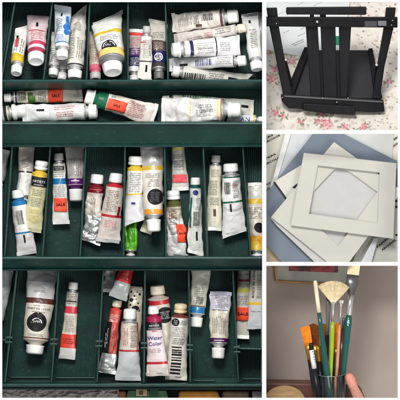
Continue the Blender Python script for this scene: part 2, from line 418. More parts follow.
for (xa, xb, y) in ((10, 50, 377.5), (55, 95, 378), (148, 188, 379), (194, 215, 381), (242, 262, 379)):
    m2 = MB(); wall(m2, (xa, y), (xb, y), 1.2, -.955, -.99, GREEN, 2); m2.build('floor_step', t3, bevel=.003, inv=inv)
m2 = MB()
m2.prism([P(-16, -8, -1.28), P(-16, 412, -1.28), P(263.8, 412, -1.28), P(263.8, -8, -1.28)], (0, 0, -.05), GREEN)
wall(m2, (-16, 412), (263.8, 412), 3, -.75, -1.3, GREEN, 4)
m2.build('box_bottom', box, inv=inv)

# ================================================================== PAINT TUBES
F1, FL, F2, F3 = -.46, -.46, -.72, -.96
F = lambda *a, **k: ('fine', *a, k) if k else ('fine', *a)
def fine(x0, x1, y0, y1, rows, m=INK, along=False, **k): return ('fine', x0, x1, y0, y1, rows, m, dict(along=along, **k))
def patch(x0, x1, y0, y1, m=INK, **k): return ('patch', x0, x1, y0, y1, m, k)
def bars(x0, x1, y0, y1, m=INK, along=False): return ('bars', x0, x1, y0, y1, m, dict(along=along))
def disc(cx, cy, r0, r1, m=INK, **k): return ('disc', cx, cy, r0, r1, m, k)
def txt(cx, cy, size, s, m=INK, **k): return ('text', cx, cy, size, s, m, k)

# ---- top tray, short compartments (tubes lean: caps up towards the viewer)
zu, zd = -.14, -.42
tube('slim white tube with an orange mark and yellow foot band, leftmost in the top row', (16, 74), (22, 29), 11, 8, 12.5, 13, [(18, YEL), (60, W)], zA=zu, zB=zd, skew=-.5,
     prints=[fine(19, 33, -5, -1, 2, INK, True), patch(25, 34, 1, 4, REDI), fine(20, 34, 1, 5, 2, GREYI, True), patch(34, 37, 2, 4, INK)])
tube('stubby white tube with crimson band above its large upturned white cap', (36, 62), (38, 17.5), 16.5, 8, 17, 22, [(13, W), (17, PNK), (60, lin(228, 205, 208))], zA=-.09, zB=-.40, cap=CAPW, sh=mat('pink_shoulder', lin(170, 60, 85), .5),
     prints=[fine(18, 27, -6, 6, 4, REDI), fine(27, 29, -7, 7, 1, REDI), patch(32, 37, -1, 1.2, INK), patch(28, 28.6, -8, 8, REDI)])
tube('clear tube under the blue and white one, its cap the lower left of two', (53, 76), (58, 34), 10, 7, 11, 12, [(22, GW), (60, W)], zA=-.26, zB=-.43, wr=.5, prints=[fine(12, 26, -4, 4, 5), patch(26, 30, -3, -1, ORANGE)])
tube('grey tube at the bottom of the second compartment with only its cap showing', (61.5, 80), (66, 38), 10, 7, 11, 12, [(60, W)], zA=-.33, zB=-.44, wr=.4, prints=[fine(12, 22, -4, 4, 4)])
tube('white tube with a big bright blue blot along its side', (62, 58), (63, 8), 12, 7, 13, 17, [(13, W), (14, BLU), (60, lin(205, 212, 220))], zA=-.06, zB=-.26, wr=.3, skew=.25,
     prints=[disc(24, -4.5, 0, 2.6, BLUEI, ry=1), disc(29, -4.2, 0, 3.2, BLUEI, off=.0045), patch(30, 40, -6.2, -3.4, BLUEI, off=.005), fine(24, 38, 0, 6, 5), fine(14, 22, -2, 5, 3, BLUEI), patch(40, 44, 0, 1.5, INK)])
tube('tall folded white tube with slanted creases and grey lettering, right of the blue one', (74.5, 79), (79, 13), 14, 8, 16, 15, [(13, BLK), (80, lin(214, 210, 200))], zA=-.14, zB=-.36, skew=-.9, wr=.45,
     prints=[fine(16, 40, -6, 0, 3, GREYI, True), fine(18, 48, 2, 7, 7, INK), fine(46, 56, -3, 4, 3, GREYI)])
tube('narrow tube with pink collar half hidden behind the large yellow striped tube', (95.5, 80), (94, 33), 11, 7, 11.5, 12, [(13, lin(215, 105, 125)), (60, lin(205, 190, 175))], zA=-.18, zB=-.42, sh=mat('pink_shoulder2', lin(215, 105, 125), .5), cap=CAPG,
     prints=[fine(15, 35, -4, 4, 5, GREYI), fine(17, 24, -4, 0, 2, REDI)])
tube('large white tube with yellow bands and black round logo, cap facing up', (113, 73), (107, 18), 19.5, 9, 25, 31, [(13, GW), (20.5, lin(232, 200, 120)), (36, W), (39.5, lin(225, 190, 60)), (80, W)], zA=-.05, zB=-.36, skew=-.35, wr=.35,
     prints=[disc(19.5, 1, 0, 7.6, INK, a0=-90, a1=90), disc(19.5, 1, 5.6, 6.3, WHI, a0=-80, a1=80), fine(20.5, 23.5, -4.5, 6.5, 1, WHI, bold=.3), fine(28, 33, -9, 9, 3)], sh=mat('grey_shoulder', (.3, .3, .31), .4, metal=.5))
tube('tube with red top edge and purple and navy lower bands', (134, 83), (137, 31), 10, 7, 13.5, 15.5, [(15, W), (26, NAV), (34, lin(110, 60, 110)), (47, lin(190, 180, 175)), (60, lin(215, 60, 65))], zA=-.30, zB=-.42,
     crimpcol=W, prints=[fine(16, 24, -5, 5, 3, WHI), fine(27, 33, -5, 5, 2, WHI), fine(35, 46, -5, 5, 4, REDI)])
tube('upside down white tube with grey cap at the top, lying over its two neighbours', (147, 26), (144.5, 79), 8, 7, 11, 14, [(11, CR), (13, W), (80, lin(218, 214, 204))], zA=-.10, zB=-.12, cap=CAPG, skew=.3,
     prints=[fine(14, 32, -3, 3, 5, GREYI), patch(16, 17, -5, 0, REDI), patch(35, 35.8, -6, 6, INK), patch(39, 46, .5, 2.4, INK), fine(18, 30, 3, 5, 1, INK, True)])
tube('white tube with brown and navy bands leaning right of the upside down one', (159, 80), (158, 22), 10, 8, 14, 18, [(15, lin(60, 55, 60)), (27, NAV), (38, lin(95, 75, 72)), (80, lin(205, 200, 190))], zA=-.16, zB=-.38, cap=CAPD, skew=.25,
     prints=[disc(20.5, 0, 3.4, 4.2, WHI), fine(18, 24, -3, 3, 2, WHI), fine(28, 36, -5, 5, 3, CAPC), fine(40, 47, -6, 6, 3, GREYI)])
# last compartment, stacked horizontally
tube('wrinkled white tube with brown collar, uppermost of the sideways stack', (238, 16), (174, 23), 14, 10, 17.5, 19, [(11, W), (17, BRN), (80, lin(215, 208, 200))], zA=-.26, zB=-.36, wr=.5,
     prints=[bars(24, 36, -5, 1, INK, True), fine(38, 44, -5, 4, 3), fine(46, 60, -4, 4, 4, GREYI), patch(36, 42, 4, 6.5, BROWNI)])
tube('slim white tube with red script and cream cap, second in the sideways stack', (246, 27.5), (176, 40), 9, 8, 10, 13, [(10, W), (80, lin(212, 205, 198))], zA=-.20, zB=-.34, cap=CAPC, sh=mat('cream_shoulder', (.5, .48, .45), .4),
     prints=[fine(14, 30, -4, 2, 2, INK, True), fine(33, 42, -2, 3, 2, REDI, True), fine(44, 60, 0, 4, 1, GREYI, True)])
tube('thick white tube with navy stripe and a yellow dot on its cap', (172, 50), (238, 45), 14, 8, 15.5, 20, [(17, W), (20.5, NAV), (43, W), (44.2, BLK), (80, lin(218, 216, 222))], zA=-.12, zB=-.24, flange=2, wr=.25, crimpcol=GW,
     prints=[fine(23, 41, -6, 5, 4, GREYI, True), fine(24, 40, -2, 0, 1, INK, True), fine(47, 58, -5, 4, 4, GREYI, True, fill=.5)])
tube('slim white tube with blue grey barcode and black block, second from the stack bottom', (246, 60.5), (171, 65), 10.5, 8, 11.5, 13, [(10, W), (12, BLK), (80, lin(214, 214, 214))], zA=-.20, zB=-.32,
     prints=[bars(34, 50, -3, 3, NAVY, True), patch(58, 66, 0, 2.2, INK), fine(14, 30, -4, 3, 3, GREYI, True)])
tube('white tube with barcode pointing right along the compartment floor, lowest of the stack', (172, 71), (245, 80), 12, 7, 12, 13, [(80, lin(212, 208, 200))], zA=-.28, zB=-.40, skew=.9,
     prints=[bars(12, 34, -5, 0, INK, True), fine(36, 52, -3, 3, 3, INK, True), patch(56, 66, -1.6, .8, INK)])
tube('silver white tube standing at the right end of the top row', (257, 70), (250, 15), 12, 8, 12.5, 17, [(10, W), (14, GW), (80, lin(205, 205, 202))], zA=-.14, zB=-.34, crimpcol=S,
     prints=[fine(20, 40, -4, 3, 6, INK), patch(46, 49, 0, 2, INK)])
tube('grey tube at the far right of the top row, cut off by the frame', (260.5, 62), (259, 14), 5, 5, 6, 7, [(80, lin(160, 158, 160))], zA=-.30, zB=-.42)

# ---- long compartment
tube('white tube with dark rings lying off to the left, its big cap showing', (26.5, 110.5), (-22, 118), 13.5, 14, 15, 17, [(19, CR), (22, BLK), (24, GW), (27, BLK), (60, GW)], floor=FL, lift=.05, flange=3)
tube('cream tube with green blot and orange sticker at the left of the long compartment', (4, 98), (81, 94), 9, 7, 12, 15, [(11, W), (13, BLK), (80, lin(205, 198, 185))], floor=FL, crimpcol=lin(190, 188, 185), wr=.25,
     prints=[bars(14, 22, -4, 5, INK, True), patch(24, 29, -6, 4, GREENI), patch(29, 31.5, -6, 0, GREENI), fine(34, 42, -5, 5, 3, INK), ],
     tags=[(44.5, 59, -6, 5.5, ORANGE, 'SALE', 0)])
tube('clean white tube with black block and faint red print in front of the cream one', (97, 111.5), (24.5, 113), 14.5, 8, 16, 17, [(75, lin(222, 222, 220))], floor=FL, lift=.12, wr=.25, cap=CAPW,
     prints=[patch(52, 60, -3.5, -1.5, INK), fine(22, 44, -6, -2, 1, REDI, True), fine(22, 40, -1, 5, 2, REDI, True), patch(30, 31, 2, 3, INK)])
tube('cream tube with green collar and large orange sticker in the middle of the long compartment', (85.5, 96), (154, 115), 15, 9, 16, 23, [(15, GRN), (22, GRN), (80, lin(218, 208, 198))], floor=FL, lift=.08, flange=2, wr=.3, skew=.0, crimpcol=lin(215, 213, 210),
     prints=[fine(25, 30, 2, 7, 3, INK), fine(40, 62, -7, 7, 6, REDI, True, fill=.6), fine(44, 64, 0, 8, 3, GREYI, True, fill=.6)], sh=mat('green_shoulder', GRN, .5),
     tags=[(23, 42, -6.5, 3.5, ORANGE, 'SALE', 0)])
tube('pale tube with green lettering pinned behind the big crumpled one', (162, 101), (252, 107), 12, 7, 14, 15, [(80, lin(212, 210, 200))], floor=FL, lift=.0, nocap=False,
     prints=[bars(20, 48, 2, 7, mat('green_print', lin(60, 120, 85), .5), True), fine(50, 64, 2, 6, 1, INK, True), patch(79, 86.5, -1, 1.5, INK)])
tube('biggest crumpled white tube with brown lettering and orange streaks near its cap', (241, 110), (163, 110.5), 15.5, 13, 22, 26, [(12, W), (20, lin(205, 150, 80)), (30, W), (80, lin(222, 220, 218))], floor=FL, lift=.10, wr=1.0, crimpcol=W, flange=1,
     prints=[fine(28, 46, -6, -2, 1, INK, True), fine(24, 48, -1, 3, 1, INK, True), fine(28, 44, 4, 7, 1, INK, True), patch(50, 50.8, -11, 9, YELI), patch(22, 23, -9, 9, YELI)])
tube('small tube with navy letters and yellow collar at the lower right of the long compartment', (263.5, 120), (229, 119), 7, 5, 9.5, 9, [(7, W), (10, YEL), (12, W), (60, lin(222, 220, 225))], floor=FL, lift=.02, skew=.5,
     prints=[txt(18, 0, 5.5, 'AN', NAVY, rot=180, wide=1.2)])

# ---- second tray
tube('pale tube cut off at the left edge of the middle tray', (-3, 190), (4, 151), 10, 7, 11, 12, [(60, lin(190, 190, 188))], floor=F2)
tube('greyish white tube tucked under the rim behind the yellow banded tube', (23, 206), (27.5, 147), 11, 7, 14, 16, [(33, W), (34.5, BLK), (80, lin(205, 198, 190))], floor=F2, wr=.35)
tube('white tube with blue bands and black block at its foot, lower left of middle tray', (17, 190), (27, 253), 12, 8, 15, 20, [(11, W), (15, BLU), (42, W), (43.5, BLU), (80, lin(218, 214, 212))], floor=F2, lift=.08, sh=mat('blue_shoulder', BLU, .4),
     prints=[bars(20, 34, -4, 3, INK, False), patch(45, 53, -1, .6, INK)], crimpcol=(.7, .7, .7))
tube('cream tube with yellow collar and black banner logo', (42, 161), (32, 230), 13, 9, 15.5, 19, [(12, YEL), (15.5, YEL), (18, BLK), (25.5, BLK), (80, lin(214, 208, 165))], floor=F2, lift=.14, sh=mat('yellow_shoulder', YEL, .5),
     prints=[fine(18.6, 22.0, -6, 6.5, 1, WHI, bold=.22), fine(22.4, 24.8, -5, 5, 1, WHI), fine(28, 35, -5, 5, 2, INK), fine(36, 46, -5, 5, 3, GREYI), fine(48, 53, -5, 4, 2, YELI), fine(54, 62, -5, 5, 2, YELI)])
tube('slim tube with blue block and large orange SALE sticker', (58.5, 153), (61, 222.5), 9.5, 7.5, 12, 17, [(8, GW), (11, GW), (19, lin(190, 185, 178)), (25, W), (31, BLU), (80, lin(214, 212, 208))], floor=F2, lift=.05, cap=CAPG, crimpcol=lin(225, 225, 225),
     prints=[patch(13, 17, -5, 5, INK), fine(13.5, 16.5, -4, 4, 1, WHI), fine(18, 24, -5, 5, 2, INK), fine(32, 44, -5, 5, 4, GREYI)], tags=[(45, 58.5, -5.5, 6.5, ORANGE, 'SALE', 90)])
tube('upside down grey white tube with purple collar and white cap', (76, 201), (75, 146), 13, 12, 15, 20, [(16, W), (22, PUR), (80, lin(190, 184, 178))], floor=F2, lift=.03, sh=mat('purple_shoulder', PUR, .5),
     prints=[fine(24, 42, -6, 6, 5, GREYI, True), patch(19, 20, -4, 4, WHI)])
tube('crumpled tube with dark red collar and bare metal lower half', (97.5, 174.5), (91, 241), 13, 9, 15.5, 19, [(12, DRED), (18, DRED), (42, lin(212, 202, 192)), (80, S)], floor=F2, lift=.04, wr=.9, sh=mat('dark_red_shoulder', DRED, .45), skew=.25,
     prints=[fine(22, 40, -3, 2, 2, GREYI, True), patch(14, 15, -6, 6, REDI)])
tube('cream tube with dark red rings beside the crumpled red collared tube', (116.5, 173.5), (108, 241), 13.5, 9, 17, 24, [(11, W), (13.5, RED), (41, lin(216, 204, 192)), (43.5, RED), (80, lin(214, 204, 196))], floor=F2, lift=.10, wr=.25, sh=mat('red_shoulder', RED, .45),
     prints=[fine(16, 38, -6, 5, 6, INK), patch(32, 43, 6, 8, DKRED), fine(46, 54, -6, 6, 1, REDI)], crimpcol=lin(215, 213, 212))
tube('white tube with thin yellow rings and a small blue mark', (135.5, 156), (134, 221.5), 14, 9, 15, 21, [(11, W), (14.5, YEL), (37, W), (38.6, YEL), (80, lin(220, 220, 222))], floor=F2, lift=.12, skew=-.35, sh=mat('yellow_shoulder', YEL, .5),
     prints=[fine(16, 36, -5, 6, 6, INK), patch(46, 48, -2.5, 1.5, NAVY)])
tube('cream tube of which only a creased corner shows under the round logo tube', (162, 196), (146, 231), 11, 7, 11, 12, [(80, lin(220, 210, 190))], floor=F2, lift=0, wr=.5, nocap=False)
tube('upside down tube with large black round logo and orange bands', (154, 231.5), (152, 148), 14, 12, 19, 23, [(15, W), (21.5, ORG), (61, lin(214, 208, 196)), (65, lin(200, 165, 60)), (120, lin(165, 162, 160))], floor=F2, lift=.14, wr=.2, crimpcol=lin(130, 130, 132),
     prints=[disc(34, -2.5, 0, 8, INK), fine(29, 39, -7, 3, 5, GREYI), fine(44, 52, -7, 5, 3, INK), fine(53, 58, -7, 7, 2, GREYI)])
tube('bright green translucent tube lying below the white yellow ringed tube', (130.5, 258), (131, 214), 9, 4, 12, 13, [(6, CR), (8, BUFF), (80, lin(95, 190, 30))], floor=F2, lift=.0, wr=.5,
     prints=[bars(16, 38, -4, 4, mat('dark_green_print', lin(30, 90, 10), .5)), fine(10, 16, -4, 4, 2, GREENI)])
tube('upside down tube with pink red sticker under the tray rim', (177, 134), (180.5, 189), 10, 7, 13, 17, [(16, lin(185, 180, 100)), (24, lin(175, 172, 160)), (80, lin(205, 203, 196))], floor=F2, lift=.0, crimpcol=W,
     prints=[fine(20, 36, -5, 5, 5, GREYI), fine(26, 33, -5, 5, 2, INK)], tags=[(40.5, 48.5, -7, 6.5, PINKS, '', 90)])
tube('crumpled silver tube with olive shoulder and orange sticker', (173, 190.5), (177, 256), 13, 9, 14.5, 20.5, [(12, lin(85, 85, 40)), (16, lin(85, 85, 40)), (28, lin(190, 180, 165)), (80, lin(215, 214, 214))], floor=F2, lift=.02, wr=1.0, sh=mat('olive_shoulder', lin(85, 85, 40), .5), skew=.2, crimp=5,
     prints=[fine(20, 34, -5, 3, 4, INK), fine(22, 28, -5, 0, 1, REDI), ], tags=[(34, 52, 1, 9, ORANGE, 'SALE', 90)])
tube('slim white tube with teal side and navy dot next to the silver one', (195.5, 177.5), (195, 253), 9.5, 7.5, 11, 16, [(8, TEAL), (11, TEAL), (80, lin(216, 216, 212))], floor=F2, lift=.07, wr=.3, sh=mat('teal_shoulder', TEAL, .4), skew=.3,
     prints=[disc(15, 0, 0, 2.6, NAVY), bars(34, 48, -2, 4, INK), fine(20, 32, 0, 4, 3, GREYI), patch(20, 50, -5.5, -3.8, mat('teal_print', TEAL, .5)), patch(54, 63, 1, 2.8, INK)])
tube('slim ivory tube with grey cap and brown block near the foot', (216, 155), (213.5, 229), 9.5, 7.5, 12, 16.5, [(8, W), (80, lin(214, 210, 190))], floor=F2, lift=.04, cap=CAPG, wr=.15,
     prints=[fine(14, 22, -4, 4, 3, GREYI), fine(25, 40, -5, 3, 5, INK), fine(42, 50, -5, 5, 3, INK), patch(54, 61, -1, 1.6, BROWNI)], crimpcol=lin(214, 214, 205))
tube('white tube with dark green rings and slanted crimp', (230.5, 163.5), (234, 233), 15, 8, 17.5, 24, [(9, W), (11, GRN), (13.8, GRN), (37, W), (38.8, GRN), (80, lin(220, 218, 218))], floor=F2, lift=.08, skew=-.28, wr=.35, flange=0,
     prints=[bars(18, 30, -7, -1, INK, False), fine(16, 34, 1, 7, 5, INK), fine(18, 24, 0, 6, 1, REDI), patch(40, 48, -3, -1.3, INK)])
tube('white tube with yellow bands and a black circle cut off by the right edge', (257, 262), (255.2, 184), 11, 8, 14, 15.5, [(20, YEL), (26, lin(220, 165, 50)), (58, lin(220, 212, 196)), (63, YEL), (120, lin(214, 212, 206))], floor=F2, lift=.02, wr=.3,
     prints=[disc(34, -3, 0, 5, INK), fine(43, 55, -6, 6, 3, INK)])

# ---- third tray
tube('white tube cut off at the left edge of the lowest tray', (-6, 330), (5, 268), 12, 7, 16, 18, [(120, lin(205, 205, 205))], floor=F3, wr=.3)
tube('large cream tube with dark brown rings and big black round logo', (34.5, 354), (42.5, 271), 18, 9, 25, 31, [(11, W), (16, BRN), (50, lin(222, 215, 200)), (55.5, BRN), (72, lin(212, 210, 210)), (120, lin(160, 160, 160))], floor=F3, lift=.02, wr=.3, crimp=6, crimpcol=lin(150, 150, 150),
     sh=mat('brown_shoulder', lin(200, 190, 175), .5),
     prints=[disc(31.5, 0, 0, 9.8, INK), disc(30, 0, 4.6, 5.6, WHI, a0=-85, a1=85), fine(30.4, 33, -4.5, 4.5, 1, WHI, bold=.3), fine(17, 20, -8, 8, 1, INK), fine(43.6, 46, -12, 12, 1, INK, bold=.3), fine(40.5, 42.8, -7, 7, 1, INK), fine(47, 49.3, -6, 6, 1, GREYI), fine(61, 64, -6, 6, 1, GREYI), fine(11.8, 15.2, -9, 9, 1, WHI, bold=.14)])
tube('slim white tube with pink square and orange red label, alone in its compartment', (73.5, 282), (67, 357.5), 9.5, 7.5, 11.5, 17, [(8, W), (10, W), (24, lin(200, 192, 180)), (31, lin(205, 60, 75)), (52, lin(214, 204, 188)), (66, lin(226, 62, 45)), (90, lin(210, 208, 205))], floor=F3, lift=.02, wr=.1,
     prints=[fine(11, 22, -4.5, 4.5, 4, INK), patch(18.5, 19.5, -5, 5, INK), fine(33, 50, -5, 4, 5, GREYI), fine(56, 62, -5, 5, 2, INK)], crimpcol=lin(205, 203, 202))
tube('silver foil tube lying behind the red one at the top of its compartment', (112, 240), (108, 291), 10, 7, 12, 12, [(120, lin(150, 150, 150))], floor=F3, lift=.03, wr=.7, crimpcol=S)
tube('red label tube with grey crimp hanging from under the tray rim', (131, 257), (118, 297), 11, 7, 13, 19, [(10, RED), (27, lin(195, 35, 35)), (90, lin(155, 160, 160))], floor=F3, zA=-.80, zB=-.72, wr=.15, crimpcol=lin(160, 165, 165),
     prints=[fine(14, 25, -6, 6, 3, INK)])
tube('cream tube spotted with black paint, lying behind the red collared white tube', (133, 352), (135.5, 288), 11, 7, 14, 14.5, [(90, lin(212, 200, 180))], floor=F3, lift=.02, wr=.2,
     prints=[disc(58, -4, 0, 1.2), disc(52, 3.5, 0, 1.8), disc(44, -1, 0, 2.2, ry=1.6), disc(47, 4, 0, .9), disc(56, 1, 0, .8), disc(60, 4, 0, .9), disc(49, -3, 0, .8), patch(41, 43, -6, 5, GREYI), disc(60, -2, 0, .7), disc(53, -1, 0, .6)])
tube('red and black tube with crinkled silver foot', (117.5, 300), (107, 371.5), 9.5, 7, 11.5, 18, [(8, CR), (10, lin(205, 75, 65)), (26, lin(200, 70, 60)), (54, lin(185, 80, 70)), (90, S)], floor=F3, lift=.06, wr=.35, cap=CAPC, sh=mat('red_shoulder2', lin(200, 70, 60), .5), crimpcol=S,
     prints=[patch(22, 54, -8, -1, INK), fine(26, 52, -6, -3, 1, WHI, True), fine(14, 22, -4, 4, 3, WHI), fine(28, 50, 1, 6, 2, DKRED, True)])
tube('white tube with thin red rings and wide bare silver foot', (130, 309), (128.5, 379), 13, 10, 16.5, 26, [(10, W), (12.5, RED), (40, lin(214, 204, 190)), (42, RED), (90, lin(205, 206, 210))], floor=F3, lift=.10, wr=.12,
     prints=[fine(15, 38, -6, -1, 3, REDI, True), fine(15, 38, 1, 7, 9, INK), patch(12, 40, 7.4, 8.2, REDI)], crimpcol=lin(195, 197, 202))
tube('white tube with red ring and black round logo, underneath two others', (157, 285.5), (166, 372), 15, 9, 21, 26, [(12, W), (18, RED), (100, lin(205, 198, 185))], floor=F3, lift=0, cap=CAPC, sh=mat('cream_shoulder2', (.5, .42, .38), .5),
     prints=[disc(29, 5, 0, 8, INK), fine(25, 33, 0, 10, 3, WHI, fill=.6)])
tube('white tube reading Water Color with magenta collar', (153, 306.5), (157.5, 374.5), 11, 7.5, 14.5, 23, [(8, W), (15, MAG), (16.5, lin(60, 20, 40)), (23, BLK), (55, lin(228, 208, 212)), (57.5, RED), (90, lin(226, 216, 210))], floor=F3, lift=.20, wr=.12, skew=.05,
     sh=mat('magenta_shoulder', MAG, .5),
     prints=[fine(17.2, 19.6, -5, 5, 1, WHI, bold=.3), patch(20.5, 22.3, -6, 6, GREYI), txt(31, 0, 5.4, 'Water', NAVY, rot=90), txt(36.8, 0, 5.4, 'Color', NAVY, rot=90), fine(41, 46, -6, 6, 2, GREYI, fill=.5), patch(23.5, 24.3, -3, 3, REDI)])
tube('white tube with yellowed cap, small black round logo and long black barcode', (181, 304), (176, 378.5), 13, 9, 17, 22, [(9, W), (13, lin(150, 35, 40)), (90, lin(222, 217, 207))], floor=F3, lift=.10, wr=.15, cap=mat('yellowed_cap_plastic', lin(225, 205, 165), .5, var=.15, vs=30), sh=mat('red_shoulder3', lin(120, 60, 55), .5),
     prints=[disc(17.5, -4, 0, 3.8, INK), fine(15, 20, -6, -2, 1, WHI), fine(15, 20, 1, 7, 3, INK), fine(22, 32, -6, 6, 4, GREYI), fine(33, 40, -6, 6, 2, INK), ('bars', 42, 70, -6, 4, INK, dict(along=True))])
tube('upside down tube with broad blue collar under the tray rim', (196, 327), (201, 268), 12, 10, 15, 20, [(12, W), (20, BLU), (80, lin(200, 196, 182))], floor=F3, lift=.04, wr=.3, sh=mat('blue_grey_shoulder', (.5, .52, .55), .4),
     prints=[bars(23, 30, -5, 2, GREYI, False), fine(22, 40, -5, 5, 6, GREYI), patch(20.5, 21.2, -7, 7, INK)], crimpcol=(.4, .4, .4))
tube('upside down cream tube with dark purple collar, hexagonally dented', (218, 358.5), (220.5, 293.5), 13, 11, 18, 22, [(13, lin(140, 140, 145)), (20, lin(80, 20, 80)), (48, lin(218, 210, 192)), (90, lin(205, 203, 215))], floor=F3, lift=.03, wr=.45, shl=.2,
     prints=[fine(22, 44, -7, 7, 6, GREYI, True), patch(17.5, 18.2, -5, 5, WHI), patch(48, 48.6, -8, 8, GREYI), fine(50, 62, -8, 5, 4, GREYI)], crimpcol=lin(190, 188, 205))
tube('narrow tube with yellow spot and orange sticker near the right edge of the lowest tray', (243.5, 245), (243, 337), 10, 7, 12.5, 12.5, [(30, lin(180, 175, 165)), (43, lin(185, 180, 165)), (47, lin(195, 190, 80)), (120, lin(212, 206, 196))], floor=F3, lift=.02, wr=.12, crimpcol=W,
     prints=[fine(28, 42, -6, 6, 4, INK), patch(34, 36, -5, 5, DKRED), fine(50, 60, -6, 5, 3, GREYI)], tags=[(62, 75.5, -6.5, 6.5, ORANGE, 'SALE', 90)])
tube('white tube with thin yellow ring and silver foot, far right of the lowest tray', (258, 240), (255.5, 327.5), 10, 7, 13, 16, [(62, lin(212, 206, 192)), (64.5, YEL), (120, lin(208, 210, 214))], floor=F3, lift=.05, wr=.15, crimpcol=lin(205, 207, 212),
     prints=[fine(30, 58, -5, -2, 1, INK, True, bold=.3), fine(34, 58, 0, 6, 4, GREYI), fine(70, 72, -5, 5, 1, GREYI)])

# ================================================================== BELOW THE LOWEST TRAY
def sheet_grid(x0, x1, y0, y1, nx, ny, zf, m, name, parent=None, thick=.01):
    mb = MB(); vs = []
    for j in range(ny+1):
        for i in range(nx+1):
            x = x0+(x1-x0)*i/nx; y = y0+(y1-y0)*j/ny; vs.append(P(x, y, zf(x, y)))
    mb.add(vs, [(j*(nx+1)+i, (j+1)*(nx+1)+i, (j+1)*(nx+1)+i+1, j*(nx+1)+i+1) for j in range(ny) for i in range(nx)], m, True)
    o = mb.build(name, parent)
    s = o.modifiers.new('thick', 'SOLIDIFY'); s.thickness = thick; s.offset = -1
    return o
bag = mat('grey_plastic_film', lin(150, 146, 142), .5, var=.15, vs=14, bump=.3, bs=26, coat=.4)
def zb(x, y):
    p = Vector((x*.05, y*.13, 2)); r1 = 1-abs(noise.noise(p*1.6)); r2 = 1 - abs(noise.noise(Vector((x*.16, y*.3, 5))))
    return -.84 + .05*r1**3 + .03*r2**4
tag(sheet_grid(-14, 118, 389.2, 411, 170, 44, zb, bag, 'plastic_bag'), 'crumpled grey plastic bag below the lowest tray at the left', 'plastic bag')
t = thing('cardboard_packet', 'green and white printed packet lying below the lowest tray', 'packet', P(150, 396, -1.1))
iv = Matrix.Translation(-t.location)
mb = MB(); mb.prism([P(128, 390.5, -.78), P(122, 411, -.78), P(172, 411, -.76), P(166, 390.5, -.76)], (0, 0, -.10), mat('green_card', lin(60, 95, 60), .5, var=.5, vs=9)); mb.build('packet_body', t, bevel=.006, inv=iv)
pp = Print(lambda x, y, o: iv @ P(x, y, -.78 + .02*(x-125)/44 + .008 + o), 3, -1)
pp.patch(136, 147, 388, 396, mat('cream_card', lin(170, 150, 120), .6, var=.4, vs=20)); pp.patch(150, 158, 390, 400, mat('dark_green_card', lin(25, 65, 40), .6)); pp.patch(139, 143, 391, 395, BROWNI, off=.008)
pp.mb.build('packet_print', t, fixn=False)
t = thing('cork_block', 'orange brown sponge block below the lowest tray', 'sponge', P(200, 400, -1.2)); iv = Matrix.Translation(-t.location)
mb = MB(); pts = []
mb.prism([P(179, 391, -.76), P(177, 411, -.76), P(216, 411, -.76), P(221, 400, -.76), P(217, 391, -.76)], (0, 0, -.2), mat('orange_sponge', lin(170, 115, 45), .8, var=.2, vs=8, bump=.6, bs=50)); mb.build('sponge_body', t, bevel=.03, inv=iv, seg=4)
t = thing('leather_pouch', 'brown pouch between the orange sponge and the grey case', 'pouch', P(232, 402, -1.2)); iv = Matrix.Translation(-t.location)
mb = MB(); mb.prism([P(222, 391, -.80), P(221, 411, -.80), P(250, 411, -.80), P(249, 391, -.80)], (0, 0, -.18), mat('brown_leather', lin(95, 75, 55), .6, var=.3, bump=.4)); mb.build('pouch_body', t, bevel=.03, inv=iv, seg=4)
t = thing('pencil_case', 'dark grey case in the bottom right corner of the paint box', 'case', P(258, 402, -1.2)); iv = Matrix.Translation(-t.location)
mb = MB(); mb.prism([P(252, 391, -.76), P(253, 411, -.76), P(263.8, 411, -.76), P(263.8, 391, -.76)], (0, 0, -.2), mat('grey_fabric', lin(110, 110, 110), .7, var=.3, bump=.4)); mb.build('case_body', t, bevel=.02, inv=iv, seg=3)
t = thing('wooden_block', 'reddish brown wooden block wedged beside the grey plastic bag', 'block', P(124, 398, -1.2)); iv = Matrix.Translation(-t.location)
mb = MB(); mb.prism([P(112, 391, -.8), P(117, 411, -.8), P(128, 411, -.8), P(126, 391, -.8)], (0, 0, -.2), mat('red_wood', lin(120, 75, 50), .6, var=.3)); mb.build('block_body', t, bevel=.02, inv=iv, seg=3)

# ================================================================== WHITE FRAME AROUND THE FOUR VIEWS
WHITE = mat('white_frame_card', (.92, .92, .92), .6, var=.0)
fr = thing('display_frame', 'narrow white frame whose bars divide the four displays', 'frame', P(200, 200, 0))
def bar(name, x0, y0, x1, y1, dz=0, dep=.03):
    mb = MB(); mb.prism([P(x0, y0, dz), P(x0, y1, dz), P(x1, y1, dz), P(x1, y0, dz)], (0, 0, -dep), WHITE); mb.build(name, fr, bevel=.003)
bar('frame_bar', 262.2, 2.0, 266.3, 398.0)
bar('frame_bar', 266.3, 130, 397.8, 133.8); bar('frame_bar', 266.3, 262, 397.8, 265.8)
bar('frame_border', -20, -18, 266.3, 2.0); bar('frame_border', 266.3, -3, 420, 2.0); bar('frame_border', -20, 398, 420, 418)
bar('frame_border', -20, 2.0, 2.1, 398.0); bar('frame_border', 397.8, 2.0, 420, 398.0)
mb = MB(); mb.box((.640, 0, -.75), (.006, 0, 0), (0, 2.1, 0), (0, 0, .70), WHITE); mb.build('frame_partition', fr)

